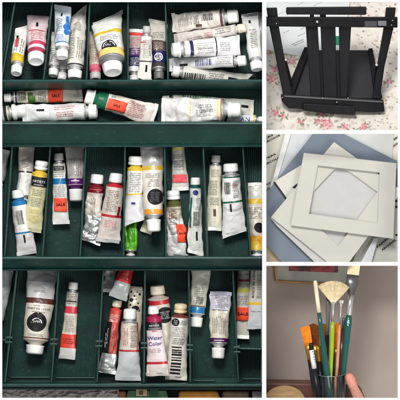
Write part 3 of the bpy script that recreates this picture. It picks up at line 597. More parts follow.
# ================================================================== EASEL ON FLOWERED CLOTH
ZG = -.80
def gz(py): return ZG - (108 - py)/100*.83              # ground plane of the cloth, rising away from the viewer
def painted_cloth():
    nx, ny = 330, 400; x0, x1, y0, y1 = 266, 420, -40, 134
    r = random.Random(11); spots = []
    cream = Vector(lin(218, 210, 200)); 
    roses = [(270, 79, 5.2), (275, 69, 4), (291, 61, 4.2), (275, 113, 4.2), (327, 124, 6.0), (319, 121, 3.6), (284, 116, 2.6), (322, 113.8, 3), (389, 82, 3.2), (364, 127, 4), (300, 122, 2.6), (268, 52, 3), (345, 127, 3.6), (283, 51, 3)]
    for i in range(900):
        x = r.uniform(266, 420); y = r.uniform(-30, 134)
        if x < 352 and not (r.random() < .16 or (y < 5 and r.random() < .5)): continue
        if any(math.hypot(x-a, y-b) < 2.9 for a, b, *_ in spots): continue
        spots.append((x, y, r.uniform(.6, 1.35), r.choice((lin(150, 95, 85), lin(125, 85, 75), lin(165, 80, 85), lin(120, 105, 80), lin(175, 130, 110)))))
    leaves = []
    for (a, b, rr) in roses:
        for k in range(7):
            an = r.random()*6.28; d = rr*r.uniform(1.0, 1.8); leaves.append((a+d*math.cos(an), b+d*.8*math.sin(an), r.uniform(1.4, 2.6), an, r.choice((lin(120, 125, 95), lin(140, 145, 120), lin(100, 110, 80)))))
    for k in range(60): leaves.append((r.uniform(266, 356), r.uniform(45, 134), r.uniform(1, 2.4), r.random()*6, r.choice((lin(165, 165, 140), lin(150, 150, 130), lin(190, 165, 150)))))
    vs, cols = [], []
    for j in range(ny+1):
        py = y0+(y1-y0)*j/ny
        for i in range(nx+1):
            px = x0+(x1-x0)*i/nx
            w = .03*noise.noise(Vector((px*.03, py*.03, 0))) + .03*(1-abs(noise.noise(Vector((px*.022 + py*.01, py*.012, 4)))))**10
            c = cream*(.97 + .08*noise.noise(Vector((px*.2, py*.2, 1))))
            if noise.noise(Vector((px*.18, py*.22, 9))) > .26: c = c.lerp(Vector(lin(185, 178, 160)), .6)
            for a, b, L_, an, lc in leaves:
                dx, dy = px-a, py-b
                if abs(dx) < 3 and abs(dy) < 3:
                    u = dx*math.cos(an)+dy*math.sin(an); v = -dx*math.sin(an)+dy*math.cos(an)
                    if (u/L_)**2+(v/(L_*.45))**2 < 1 + .4*noise.noise(Vector((px, py, 0))): c = c.lerp(Vector(lc), .75)
            for a, b, rr, sc_ in spots:
                dx, dy = px-a, py-b
                if abs(dx) < 2.5 and abs(dy) < 2.5:
                    if dx*dx+dy*dy*1.6 < rr*rr*(1+.9*noise.noise(Vector((px*.9, py*.9, 3)))): c = c.lerp(Vector(sc_), .8)
            for a, b, rr in roses:
                dx, dy = px-a, (py-b)*1.2; d = math.hypot(dx, dy)
                if d < rr*1.3:
                    an = math.atan2(dy, dx); e = rr*(1+.16*math.sin(5*an+a)+.3*noise.noise(Vector((px*.5, py*.5, 7))))
                    if d < e:
                        k = min(1, max(0, .5 + 1.5*noise.noise(Vector((px*.42, py*.42, 5))) + .25*math.sin(d*2.1 + 3*an)))
                        base = Vector(lin(165, 50, 80)) if rr > 6 else Vector(lin(185, 85, 100))
                        c = c.lerp(base.lerp(Vector(lin(228, 180, 184)), k*.85), .8)
            y = py
            vs.append(tuple(P(px, py, gz(py) - .012 + w))); cols.append((c.x, c.y, c.z, 1))
    me = bpy.data.meshes.new('tablecloth')
    me.from_pydata(vs, [], [(j*(nx+1)+i, (j+1)*(nx+1)+i, (j+1)*(nx+1)+i+1, j*(nx+1)+i+1) for j in range(ny) for i in range(nx)])
    at = me.color_attributes.new('Col', 'FLOAT_COLOR', 'POINT')
    at.data.foreach_set('color', [q for c in cols for q in c])
    for p in me.polygons: p.use_smooth = True
    m, N, L, b = nodes('flowered_cotton'); ca = N.new('ShaderNodeVertexColor'); ca.layer_name = 'Col'
    L.new(ca.outputs[0], b.inputs['Base Color']); b.inputs['Roughness'].default_value = .85
    tc = N.new('ShaderNodeTexCoord'); nz = N.new('ShaderNodeTexNoise'); nz.inputs['Scale'].default_value = 130
    L.new(tc.outputs['Object'], nz.inputs['Vector']); bp = N.new('ShaderNodeBump'); bp.inputs['Strength'].default_value = .4; bp.inputs['Distance'].default_value = .006
    L.new(nz.outputs[0], bp.inputs['Height']); L.new(bp.outputs[0], b.inputs['Normal'])
    me.materials.append(m)
    o = link('tablecloth', me); s = o.modifiers.new('thick', 'SOLIDIFY'); s.thickness = .02; s.offset = -1
    tag(o, 'cream cotton tablecloth printed with pink roses under the black easel', 'tablecloth')
painted_cloth()
# white printed carton lying on the cloth behind the easel
t = thing('paper_sheet', 'white printed paper sheet with green marks on the cloth behind the easel', 'paper', P(300, 30, gz(30)))
iv = Matrix.Translation(-t.location)
mb = MB(); mb.prism([P(264.5, -30, gz(-30)+.03), P(266, 49, gz(49)+.03), P(300, 56, gz(56)+.03), P(343, 52, gz(52)+.03), P(349, 8, gz(8)+.03), P(354, -30, gz(-30)+.03)], (0, -.012, -.016), mat('white_coated_paper', lin(210, 212, 212), .35, var=.05, vs=3, bump=.15, bs=6)); mb.build('sheet', t, inv=iv)
pp = Print(lambda x, y, o: iv @ P(x, y, gz(y)+.03+o), 8, -1); GP = mat('green_print_ink', lin(20, 130, 90), .4, var=.2)
def slantline(x, y, ln, m, h=1.1):
    fn0 = pp.fn; a = -.42
    pp.fn = lambda u, v, o: fn0(x+u*math.cos(a)-v*math.sin(a), y+u*math.sin(a)+v*math.cos(a), o)
    pp.fine(0, ln, 0, h, 1, m, along=True, bold=.24); pp.fn = fn0
for (x, y, ln) in ((289.5, 45, 16), (290.5, 46.6, 15), (297, 36, 9), (282, 33, 8), (300, 29, 8), (278, 14, 12), (312, 6, 14), (330, 7, 9), (296, 5, 12)): slantline(x, y, ln, INK)
pp.patch(267, 277, 4.5, 7.6, GP, sl=-2); pp.patch(268, 272, 8, 10, GP); pp.patch(333, 340, 36, 45, GP); pp.patch(311, 313.6, 30, 33, GP)
pp.mb.build('print', t, fixn=False)

EB = mat('black_stained_wood', (.0065, .006, .0075), .5, var=.3, vs=12, bump=.25, bs=30, stretch=(3, .6, 3), spec=.22)
EB2 = mat('dark_canvas_board', lin(44, 43, 46), .7, var=.1, vs=60, bump=.6, bs=160)
STEEL = mat('screw_steel', (.6, .6, .6), .3, metal=.9)
ea = thing('table_easel', 'black wooden table easel standing on the flowered cloth', 'easel', P(333, 108, ZG)); iv = Matrix.Translation(-ea.location)
def ez(py, off=0): return -.70 + (108-py)/100*.17 + off
def plate(name, pts, off=0, th=.05, m=EB, bevel=.008):
    mb = MB(); mb.prism([P(x, y, ez(y, off)) for x, y in pts], (0, .01, -th), m); return mb.build(name, ea, bevel=bevel, inv=iv)
def gplate(name, pts, off=0, th=.05, m=EB, bevel=.006):
    mb = MB(); mb.prism([P(x, y, gz(y)+off) for x, y in pts], (0, -.01, -th), m); return mb.build(name, ea, bevel=bevel, inv=iv)
plate('post', [(266.6, 8), (277, 7.6), (279, 27), (286, 66), (293, 97), (283.6, 97), (277.5, 66), (269.5, 27)], 0, .09)
plate('post', [(386.5, 7.5), (396, 7.5), (393.5, 28), (384.7, 66), (380, 99), (372.5, 99), (377.5, 66), (384, 28)], 0, .09)
plate('crossbar', [(265.5, 17.2), (397.6, 17.2), (397.6, 27.8), (265.5, 26.5)], .045, .05)
plate('slat', [(305.5, 22), (317.6, 22), (321.6, 99.5), (311, 98.5)], -.01, .05)
plate('slat', [(320.4, 22), (335.4, 22), (337, 101.5), (324, 100.5)], .0, .05)
plate('slat', [(339, 22), (351.5, 22), (347, 101), (340, 101)], -.01, .05)
plate('top_clamp_bar', [(286.2, 8.3), (287, 7.6), (366, 7), (366.6, 8), (366.4, 14.2), (365, 15), (287, 14.6), (286.2, 14)], .06, .05, bevel=.02)
for a, b in ((310, 314), (320, 326)): plate('clamp_stem', [(a, 12), (b, 12), (b, 20), (a, 20)], .02, .04)
# base box on the cloth
gplate('base_board', [(307, 50), (371.5, 50), (382, 98), (284, 98)], .055, .035, EB2)
gplate('side_rail', [(304.5, 47), (308, 47), (309, 51), (293, 96), (284, 96)], .15, .12)
gplate('side_rail', [(368.5, 48.5), (372.5, 48), (382.5, 98), (375, 98)], .15, .12)
plate('front_rail', [(281, 94.5), (284, 94.5), (383.5, 100), (384.6, 111.6), (371, 112.2), (288.5, 108.3), (282, 101.5)], .01, .10)
plate('front_edge_highlight', [(284, 95.6), (383, 101.4), (383, 103.0), (284, 97.2)], .024, .03, mat('edge_highlight_grey', (.07, .07, .073), .4), bevel=.006)  # lighter grey strip paints the highlight along the front rail's edge
plate('ledge', [(303.5, 103.5), (355, 106.5), (355.4, 115), (332, 114.2), (303, 110.6)], .06, .09)
def strut(name, a, b, w, z0, z1):
    mb = MB(); A_, B_ = P(*a, z0), P(*b, z1); d = (B_-A_); s = Vector((-d.y, d.x, 0)).normalized()*w/200
    mb.box((A_+B_)/2, d/2, s, (0, 0, .02), EB); mb.build(name, ea, bevel=.005, inv=iv)
strut('folding_strut', (285, 60), (292, 86), 3.0, -.66, -.85)
strut('folding_strut', (377, 65), (374.5, 88), 3.0, -.66, -.85)
def knob(px, py, r, off=.05, m=STEEL, z=None):
    mb = MB(); z = ez(py, off) if z is None else z; c = P(px, py, z)
    mb.lathe(c + Vector((0, 0, -.03)), c + Vector((0, 0, 1)), [(0, r*.006), (.03, r*.0078), (.036, r*.006), (.038, r*.003)], m, 20); mb.build('screw', ea, inv=iv)
for x, y, r, o in ((317.2, 21.8, 1.9, .05), (286, 59.8, 2.0, .03), (376.6, 64.8, 2.2, .03), (276.5, 23.5, 1.0, .05), (392.5, 20.5, 1.0, .05), (391.5, 25, .9, .05), (322.8, 98.2, 1.0, .05), (336.8, 102.2, 1.1, .05), (348, 98.2, 1.1, .02), (318, 15.6, .8, .055), (357.5, 15.9, .8, .055), (282.6, 97.5, .8, .04)): knob(x, y, r, o)
pp = Print(lambda x, y, o: iv @ P(x, y, ez(y, .045)+o), 9, -1)
pp.patch(364.6, 377, 21, 26.8, mat('dark_badge', (.07, .07, .075), .3)); pp.patch(378, 386.4, 20.8, 25.8, mat('silver_badge', (.22, .22, .23), .35)); pp.fine(366, 376, 22.2, 25.6, 2, GREYI, along=True, off=.006)
pp.mb.build('maker_badge', ea, fixn=False)

# ================================================================== MAT BOARDS
zc = -.60
tb = MB(); tb.prism([P(264.5, 132, zc), P(264.5, 264, zc), P(430, 264, zc), P(430, 132, zc)], (0, 0, -.04), mat('cream_table', lin(196, 190, 172), .6)); tag(tb.build('table_surface'), kind='structure')
def clip(q, lim=263.9):
    out = []
    for a, b in zip(q, q[1:] + q[:1]):
        if a[1] <= lim: out.append(a)
        if (a[1] <= lim) != (b[1] <= lim):
            k = (lim - a[1])/(b[1]-a[1]); out.append((a[0] + (b[0]-a[0])*k, lim))
    return out
def board(name, label, cat, quad, z, th, m, marks=None, bevel=.002, tilt=0):
    quad = clip(quad); t = thing(name, label, cat, P(*quad[0], z)); iv = Matrix.Translation(-t.location)
    mb = MB(); mb.prism([P(x, y, z) for x, y in quad], (0, 0, -th), m); mb.build('sheet', t, bevel=bevel, inv=iv)
    if marks:
        pp = Print(lambda x, y, o: iv @ P(x, y, z+o), len(label), -1); marks(pp); pp.mb.build('print', t, fixn=False)
    return t
PW = mat('cream_wrapper_paper', lin(185, 182, 170), .5, var=.05, vs=4, bump=.35, bs=7)
PW2 = mat('clear_sleeve_white', lin(186, 188, 191), .3, var=.06, vs=5, bump=.3, bs=8, coat=.5)
BB = mat('blue_grey_mat_board', lin(104, 114, 126), .75, var=.05, vs=5, bump=.15, bs=120)
CB = mat('cream_mat_board', lin(181, 179, 170), .7, var=.025, vs=4, bump=.12, bs=140)
BEV = mat('white_bevel_core', lin(210, 209, 202), .6, var=.02)
LV = mat('pale_grey_board', lin(176, 175, 173), .7, var=.03, bump=.1)
BK = mat('black_board', (.012, .012, .014), .5)
def words(pp, x, y, ln, h, rot, m=INK, bold=.34, st=None):
    f0 = pp.fn; a = R(rot)
    pp.fn = lambda u, v, o: f0(x+u*math.cos(a)-v*math.sin(a), y+u*math.sin(a)+v*math.cos(a), o)
    vs, fs = text_polys(st or 'WATERCOLOR'); tw = max(p[0] for p in vs) - min(p[0] for p in vs)
    for dx in (0, .22): pp.mb.add([pp.fn(ln/2 + p[0]*ln/tw + dx, h/2 - p[1]*h*1.35, .004 + dx*.002) for p in vs], fs, m)
    pp.fn = f0
def mk1(pp):
    words(pp, 265.2, 141.6, 16, 1.9, -27, st='ERCOLOR'); words(pp, 265.2, 137.8, 8, 1.9, -27, st='ERS'); words(pp, 265.2, 158.2, 11, 1.9, -27, st='PERS'); words(pp, 265.2, 163.6, 18.5, 1.9, -27, st='ERCOLOR')
    words(pp, 265.2, 184.2, 5, 1.9, -27, st='RS'); words(pp, 265.2, 189.6, 10, 1.9, -27, st='COLOR')
board('wrapper_paper', 'cream wrapper paper with slanted black print at the left of the mats', 'paper', [(264.6, 131), (264.6, 252), (284, 200), (300, 131)], zc+.05, .012, PW, mk1)
board('brown_paper', 'light brown paper in the lower left corner under the blue board', 'paper', [(264.6, 244), (264.6, 264), (292, 264)], zc+.03, .01, mat('brown_paper_stock', lin(170, 155, 130), .6, var=.1))
def mk2(pp):
    words(pp, 376.5, 246.5, 14.5, 2.3, -40, st='PAPERS'); words(pp, 381, 249.5, 18, 2.3, -37, st='ARCHIVAL')
    for y in (200, 206, 234): pp.patch(395.5, 397.5, y, y+2, INK)
board('wrapper_paper', 'grey white wrapper with two slanted black words in the lower right corner', 'paper', [(366, 226), (352, 264), (404, 264), (406, 190)], zc+.05, .012, mat('grey_wrapper_paper', lin(170, 169, 160), .5, var=.05, bump=.3, bs=9), mk2)
board('clear_sleeve', 'clear white sleeve between the cream wrapper and the blue board', 'sleeve', [(290, 131), (318, 131), (281, 178), (262.6, 204), (274, 180)], zc+.075, .008, PW2)
board('clear_sleeve', 'narrow white sleeve edge overlapping the slanted print at the upper left', 'sleeve', [(286, 131), (292, 131), (277, 181), (268, 194), (273, 178)], zc+.092, .006, mat('sleeve_film', lin(202, 202, 198), .3, coat=.5, bump=.3, bs=8))
def mk3(pp):
    words(pp, 388, 142.5, 12, 2, -34, st='PAPERS'); words(pp, 391, 146.8, 18, 2, -34)
board('white_card', 'off white card at the upper right behind the blue board', 'card', [(336, 131), (394, 131), (392, 166), (360, 150)], zc+.06, .012, mat('off_white_card', lin(190, 190, 186), .5, var=.04, bump=.2, bs=8))
board('wrapper_paper', 'brownish wrapper corner with black letters at the upper right edge', 'paper', [(384, 131), (408, 131), (408, 170), (390, 160)], zc+.045, .01, mat('brownish_wrapper', lin(200, 192, 182), .5, var=.12, vs=12), mk3)
board('mat_board', 'blue grey mat board lying askew under the cream mats', 'mat board', [(320, 123.5 + 8), (342, 133), (417, 171), (330, 308 - 45), (283, 263), (247, 224), (312.5, 134)][1:6] + [(264.8, 243), (264.8, 195), (313.5, 133)], zc+.11, .022, BB)
board('sleeve_edge', 'pale strip along the blue board in the lower right', 'sleeve', [(374, 238), (360, 264), (371, 264), (378, 239)], zc+.10, .008, PW2)
board('black_card', 'black card whose thin edge shows left of the white card', 'card', [(273, 182.3), (285.5, 199), (305, 196), (300, 172)], zc+.125, .01, BK)
def mk4(pp):
    a = [(292.2, 187.5), (297.6, 183), (296, 189)]
    pp.mb.add([pp.fn(x, y, .004) for x, y in a], [(0, 1, 2)], INK)
board('white_card', 'small off white card with a black triangle left of the top mat', 'card', [(274.6, 181.2), (303.5, 163.5), (330, 200), (287, 198.4)], zc+.14, .010, mat('ivory_card', lin(190, 187, 178), .55, var=.03), mk4)
board('backing_board', 'pale grey backing board under the rotated cream mat', 'backing board', [(334, 144), (270.6, 218.2), (277, 226), (331, 278), (400, 193)], zc+.165, .02, LV)
def pmat(label, outer, inner, z, th, bw):
    t = thing('picture_mat', label, 'picture mat', P(*outer[0], z), group='cream picture mats'); iv = Matrix.Translation(-t.location)
    mb = MB(); cx = sum(p[0] for p in inner)/4; cy = sum(p[1] for p in inner)/4
    inb = [(x + (cx-x)/math.hypot(cx-x, cy-y)*bw, y + (cy-y)/math.hypot(cx-x, cy-y)*bw) for x, y in inner]
    n = 4
    if max(y for x, y in outer) > 264:       # the lower corner is trimmed at the frame bar
        (ax_, ay_), (bx_, by_), (cx_, cy_), (dx_, dy_) = outer
        p1 = (bx_ + (cx_-bx_)*(263.9-by_)/(cy_-by_), 263.9); p2 = (cx_ + (dx_-cx_)*(263.9-cy_)/(dy_-cy_), 263.9)
        outer = [outer[0], outer[1], p1, p2, outer[3]]
        inner = inner[:2] + [tuple(a*.93 + b*.07 for a, b in zip(inner[2], inner[1])), inner[2], inner[3]] 
        inb = inb[:2] + [tuple(a*.93 + b*.07 for a, b in zip(inb[2], inb[1])), inb[2], inb[3]]; n = 5
    T = [P(x, y, z) for x, y in outer]; I = [P(x, y, z) for x, y in inner]; J = [P(x, y, z-th) for x, y in inb]; O = [P(x, y, z-th) for x, y in outer]
    vs = T+I+J+O; fs = []
    for i in range(n):
        j = (i+1) % n
        fs += [(i, j, n+j, n+i), (i, 3*n+i, 3*n+j, j), (3*n+i, 2*n+i, 2*n+j, 3*n+j)]
    mb.add(vs, fs, CB); o = mb.build('mat_face', t, inv=iv)
    mb = MB(); mb.add(I+J, [(i, (i+1) % n, n+(i+1) % n, n+i) for i in range(n)], BEV)
    mb.build('bevelled_edge', t, inv=iv)
pmat('cream picture mat turned like a diamond under the other mat', [(334, 142), (402, 191), (341, 273), (271, 217)], [(339, 164), (378, 192), (338.5, 246.5), (298, 207)], zc+.198, .03, 1.0)
pmat('cream picture mat lying nearly square on top of the rotated one', [(303.8, 152.8), (396.4, 163.2), (393.4, 238.8), (291, 225.4)], [(317.6, 165.2), (379.9, 172.4), (378.1, 224), (308.6, 214.2)], zc+.236, .035, .9)

# ================================================================== BRUSHES IN A GLASS
zw = -1.30
wm = mat('mauve_wall_paint', lin(158, 144, 136), .75, var=.03, vs=3, bump=.2, bs=120)
mb = MB(); mb.prism([P(264.8, 264, zw), P(264.8, 440, zw), P(440, 440, zw), P(440, 264, zw)], (0, 0, -.05), wm); tag(mb.build('wall'), kind='structure')
# framed picture
fp = thing('framed_picture', 'gold framed picture with grey mount and dark red image on the wall', 'picture', P(310, 266, zw)); iv = Matrix.Translation(-fp.location)
GOLD = mat('gold_frame_moulding', lin(165, 125, 70), .4, metal=.4, var=.2, bump=.2)
def pb(name, pts, z0, th, m, bv=.004):
    mb = MB(); mb.prism([P(x, y, z0) for x, y in pts], (0, 0, -th), m); return mb.build(name, fp, bevel=bv, inv=iv)
pb('mount', [(276, 264), (277, 281), (351, 285), (352, 264)], zw+.03, .028, mat('grey_mount_card', lin(160, 158, 150), .6))
pb('frame_moulding', [(274.2, 264), (276.2, 264), (277.6, 280.4), (351, 284.4), (351, 286.2), (275.8, 282.2)], zw+.06, .058, GOLD)
pb('frame_moulding', [(350.6, 264), (352.6, 264), (352.6, 286.2), (350.6, 286.2)], zw+.06, .058, GOLD)
m, N, L, b = nodes('dark_red_painting'); b.inputs['Roughness'].default_value = .4
tc = N.new('ShaderNodeTexCoord'); nz = N.new('ShaderNodeTexNoise'); nz.inputs['Scale'].default_value = 14; L.new(tc.outputs['Object'], nz.inputs['Vector'])
rp = N.new('ShaderNodeValToRGB'); L.new(nz.outputs[0], rp.inputs[0]); cr = rp.color_ramp; cr.elements[0].position = .38; cr.elements[0].color = (*lin(40, 28, 34), 1); cr.elements[1].position = .62; cr.elements[1].color = (*lin(150, 62, 60), 1)
L.new(rp.outputs[0], b.inputs['Base Color'])
pb('picture', [(289, 264), (289, 270.8), (338, 272.6), (338, 264)], zw+.036, .01, m)
# furniture behind
WOODR = mat('dark_red_wood', lin(88, 50, 38), .5, var=.3, vs=8, bump=.2, stretch=(1, 5, 1))
t = thing('wooden_chest', 'dark reddish brown wooden cabinet top behind the glass', 'cabinet', P(310, 420, -1.2)); iv = Matrix.Translation(-t.location)
mb = MB(); mb.prism([P(264.8, 382.6, -.76), P(264.8, 440, -.76), P(322, 440, -.76), P(322, 383.6, -.76)], (0, 0, -.5), WOODR); mb.build('cabinet_body', t, bevel=.02, inv=iv)
t = thing('wooden_chair', 'dark brown rounded chair back at the lower right behind the thumb', 'chair', P(355, 420, -.76)); iv = Matrix.Translation(-t.location)
mb = MB(); mb.prism([P(344, 386, -.78), P(344, 440, -.78), P(372, 440, -.78), P(366, 400, -.78), P(361, 388, -.78), P(356, 382.5, -.78), P(350, 382, -.78)], (0, 0, -.07), mat('dark_chair_wood', lin(84, 60, 50), .5, var=.2)); mb.build('chair_back', t, bevel=.03, inv=iv, seg=4)
t = thing('round_table', 'round tan wooden table top in the lower left corner', 'table', P(286, 410, -.8)); iv = Matrix.Translation(-t.location)
mb = MB(); c = P(285, 399, -.56)
vs = []; n = 48; el = R(30)
def disk(r, h): return [c + Vector((math.cos(2*math.pi*i/n)*r, math.sin(2*math.pi*i/n)*r*math.sin(el*1.35) + h*math.cos(el), -math.sin(2*math.pi*i/n)*r*math.cos(el*1.35) + h*math.sin(el))) for i in range(n)]
rings = [disk(.195, .0), disk(.205, -.01), disk(.205, -.03), disk(.19, -.04)]
TAN = mat('tan_table_wood', lin(165, 132, 92), .5, var=.18, vs=6, bump=.1, stretch=(1, 6, 1))
fs = [tuple(range(n))] + [(k*n+i, (k+1)*n+i, (k+1)*n+(i+1) % n, k*n+(i+1) % n) for k in range(3) for i in range(n)] + [tuple(range(4*n-1, 3*n-1, -1))]
mb.add(sum(rings, []), fs, TAN); ob = mb.build('table_top', t, inv=iv)

zg = -.42; gx = 329.5
# ---- glass tumbler (axis along -Y), slightly narrower towards the foot
gl = thing('drinking_glass', 'clear drinking glass holding the paint brushes', 'glass', P(gx, 440, zg)); iv = Matrix.Translation(-gl.location)
GM = mat('clear_glass', (1, 1, 1), .01, var=0, trans=1.0, ior=1.4)
mb = MB(); A_ = P(gx, 372.2, zg); ax = Vector((0.0, -1, 0)); e1 = Vector((1, 0, 0)); e2 = Vector((0, math.sin(R(0)), 1)).normalized()
prof = [(0, .168), (-.006, .165), (0, .162), (.3, .154), (.60, .146), (.62, 0.02)]
prof2 = [(0, .168), (.3, .159), (.66, .150), (.68, .02)]
seg = 56; tl = .2   # slight tilt of the rim plane so its ellipse shows
def ring(t_, r_): return [A_ + ax*t_ + Vector((math.cos(a)*r_, -math.sin(a)*r_*tl, math.sin(a)*r_)) for a in [2*math.pi*i/seg for i in range(seg)]]
rr = [ring(*p) for p in reversed(prof2)] + [ring(*p) for p in prof[1:]]
nR = len(rr); vs = sum(rr, [])
fs = [(k*seg+i, (k+1)*seg+i, (k+1)*seg+(i+1) % seg, k*seg+(i+1) % seg) for k in range(nR-1) for i in range(seg)] + [tuple(range(seg)), tuple(range(nR*seg-1, (nR-1)*seg-1, -1))]
mb.add(vs, fs, GM, True); mb.build('glass_wall', gl, inv=iv)
mb = MB(); vs = []
for i in range(seg):
    a = 2*math.pi*i/seg; cc = A_ + Vector((math.cos(a)*.166, -math.sin(a)*.166*tl, math.sin(a)*.166))
    for k in range(8): vs.append(cc + Vector((math.cos(a), 0, math.sin(a)))*math.cos(k*.785)*.0032 + Vector((0, 1, 0))*math.sin(k*.785)*.0032)
mb.add(vs, [(i*8+k, ((i+1) % seg)*8+k, ((i+1) % seg)*8+(k+1) % 8, i*8+(k+1) % 8) for i in range(seg) for k in range(8)], mat('thick_glass_rim', (.95, .97, .97), .08, var=0, trans=.92, ior=1.5), True); mb.build('rim', gl, inv=iv)

TEALP = mat('teal_lacquer', lin(6, 74, 68), .24, var=.08, vs=6, coat=.6)
LIME = mat('lime_lacquer', lin(142, 168, 36), .28, var=.06, coat=.5)
HAIRC = mat('cream_bristle', lin(232, 215, 178), .6, var=.15, vs=40)
HAIRO = mat('amber_bristle', lin(235, 140, 35), .45, var=.2, vs=40)
HAIRB = mat('brown_bristle', lin(120, 62, 22), .5, var=.3, vs=40)
CREAMP = mat('cream_lacquer', lin(228, 215, 185), .35, var=.05, coat=.3)
FERR = mat('silver_ferrule', (.62, .62, .60), .25, metal=.9, var=.1)
FERRG = mat('gold_ferrule', lin(190, 135, 50), .28, metal=.85, var=.1)
FERRD = mat('dark_ferrule', (.13, .13, .13), .3, metal=.6, var=.1)
DKH = mat('black_lacquer', (.008, .008, .010), .3, spec=.3)
MAR = mat('maroon_lacquer', lin(85, 35, 38), .3, coat=.4); PINKW = mat('pink_wood_lacquer', lin(190, 140, 110), .4)
def brush(label, pts, secs, cat='paint brush', name='paint_brush', hair=None, kind='brush'):
    """pts: [(px,py,z)...] ; secs: list of (part, material, [(f, r_px, r2_px)]) with f in 0..1 between tip pts[0] and pts[1]"""
    A_, B_ = P(*pts[0]), P(*pts[1]); t = thing(name, label, cat, B_, group='brushes standing in the glass'); iv = Matrix.Translation(-t.location)
    L_ = (B_-A_).length
    for part, m, pr in secs:
        mb = MB(); mb.lathe(A_, B_, [(f*L_, r*.01, (r2 if r2 else r)*.01) for f, r, r2 in pr], m, 24, flatdir=(0, 0, 1)); mb.build(part, t, inv=iv)
    if hair:
        r = random.Random(len(label))
        base, n, m, wb, wt, ln, arc, dep, ang = hair           # base f, count, mat, base half-width, tip half-width, length, arc, depth, fan angle
        ax_ = (A_-B_).normalized(); sd = ax_.cross(Vector((0, 0, 1))).normalized(); up = Vector((0, 0, 1)); mb = MB(); b0 = A_ + (B_-A_)*base
        for i in range(n):
            q = -1 + 2*(i + r.random())/n; d = r.uniform(-1, 1)
            d *= math.sqrt(max(0, 1 - q*q*.95)); s0 = b0 + sd*q*wb*.0097 + up*d*dep*.006
            th = q*ang + r.gauss(0, .012)*(ang > .1) + .02*math.sin(q*23); dirn = ax_*math.cos(th)+sd*math.sin(th)
            l = ln*.01*(1 - arc*q*q)*(r.uniform(.955, 1.0) if ang < .1 else 1.0 - .09*r.random()**2 - .02*abs(math.sin(q*31)))
            if ang < .01: tip = s0 + ax_*l + sd*q*(wt-wb)*.01 + sd*r.uniform(-.004, .004)
            else: tip = s0 + dirn*l + sd*r.uniform(-.004, .004)
            tip += up*d*dep*.004; mid = (s0+tip)/2 + sd*q*.0 + up*d*dep*.004; w = .0028 if n > 800 else (.0042 if n > 150 else .006)
            vs = []
            for c_, ww in ((s0, w), (mid, w*1.25), (tip, w*.35)):
                for k in range(3): vs.append(c_ + sd*math.cos(k*2.09)*ww + up*math.sin(k*2.09)*ww)
            mb.add(vs, [(0, 3, 4, 1), (1, 4, 5, 2), (2, 5, 3, 0), (3, 6, 7, 4), (4, 7, 8, 5), (5, 8, 6, 3), (6, 7, 8), (0, 1, 2)], m)
        mb.build('bristles', t, inv=iv, fixn=False)
    return t
BZ = zg
brush('teal brush standing handle up with a cream dipped end', [(315, 280.5, BZ+.03), (334, 432, BZ+.06)], [
    ('handle_tip', CREAMP, [(0, .9, 0), (.006, 1.8, 0), (.02, 2.2, 0), (.12, 2.1, 0), (.212, 2.2, 0)]),
    ('handle', TEALP, [(.21, 2.1, 0), (.3, 2.4, 0), (.45, 2.9, 0), (.6, 3.5, 0), (.8, 4.0, 0), (.98, 3.3, 0)])])
brush('wide fan brush with cream bristles and lime green handle', [(334, 279, BZ-.02), (328.8, 432, BZ+.0)], [
    ('ferrule', FERR, [(.13, 3.0, 1.0), (.15, 2.6, 1.2), (.17, 1.5, 1.5), (.2, 1.3, 1.3), (.285, 1.6, 1.6)]),
    ('handle', LIME, [(.28, 1.9, 0), (.33, 2.5, 0), (.42, 2.5, 0), (.55, 2.1, 0), (.75, 1.6, 0), (.99, 1.0, 0)])],
    hair=(.155, 1300, HAIRC, 2.2, 0, 22.5, .04, 1.6, .72))
brush('thick flat brush with cream bristles, wide grey ferrule and teal handle', [(354, 264, BZ-.1), (337.5, 432, BZ+.02)], [
    ('ferrule', FERRD, [(.065, 6.2, 1.8), (.12, 5.9, 2.2), (.15, 4.6, 2.8), (.18, 3.2, 3.0), (.3, 2.6, 2.6)]),
    ('ferrule_collar', FERR, [(.185, 3.3, 3.1), (.25, 3.1, 3.1), (.302, 3.0, 3.0), (.31, 2.6, 2.6)]),
    ('handle', TEALP, [(.305, 2.8, 0), (.33, 3.6, 0), (.38, 3.8, 0), (.5, 3.2, 0), (.65, 2.8, 0), (.99, 2.0, 0)])],
    hair=(.085, 900, HAIRC, 5.7, 6.2, 14.2, .02, 1.0, 0))
brush('thin brush with small silver tip and pinkish handle right of the fan brush', [(341.4, 299, BZ-.03), (333, 432, BZ-.06)], [
    ('ferrule', FERR, [(.03, 1.7, .8), (.06, .9, .9), (.1, .8, .8), (.2, .9, .9)]),
    ('handle', PINKW, [(.195, 1.1, 0), (.3, 1.7, 0), (.5, 1.8, 0), (.99, 1.2, 0)])],
    hair=(.035, 40, mat('white_bristle', (.6, .6, .58), .6), 1.4, 1.9, 3.5, 0, .6, 0))
brush('maroon handled brush behind the thin pink one', [(344, 318, BZ-.10), (335, 432, BZ-.10)], [
    ('ferrule', FERRD, [(.0, 1.5, 0), (.02, 1.8, 0), (.12, 1.8, 0)]), ('handle', MAR, [(.11, 2.1, 0), (.35, 2.8, 0), (.6, 2.3, 0), (.99, 1.4, 0)])])
brush('dark brush with smoky ferrule left of the fan brush', [(328.6, 296, BZ-.12), (324, 432, BZ-.08)], [
    ('ferrule', mat('smoky_ferrule', (.18, .17, .16), .35, metal=.5), [(.0, 2.5, 1.1), (.06, 2.6, 1.4), (.2, 2.0, 2.0), (.3, 1.9, 1.9)]), ('handle', DKH, [(.29, 2.1, 0), (.5, 2.4, 0), (.99, 1.4, 0)])],
    hair=(.01, 70, HAIRB, 2.2, 1.6, 5, .2, 1, 0))
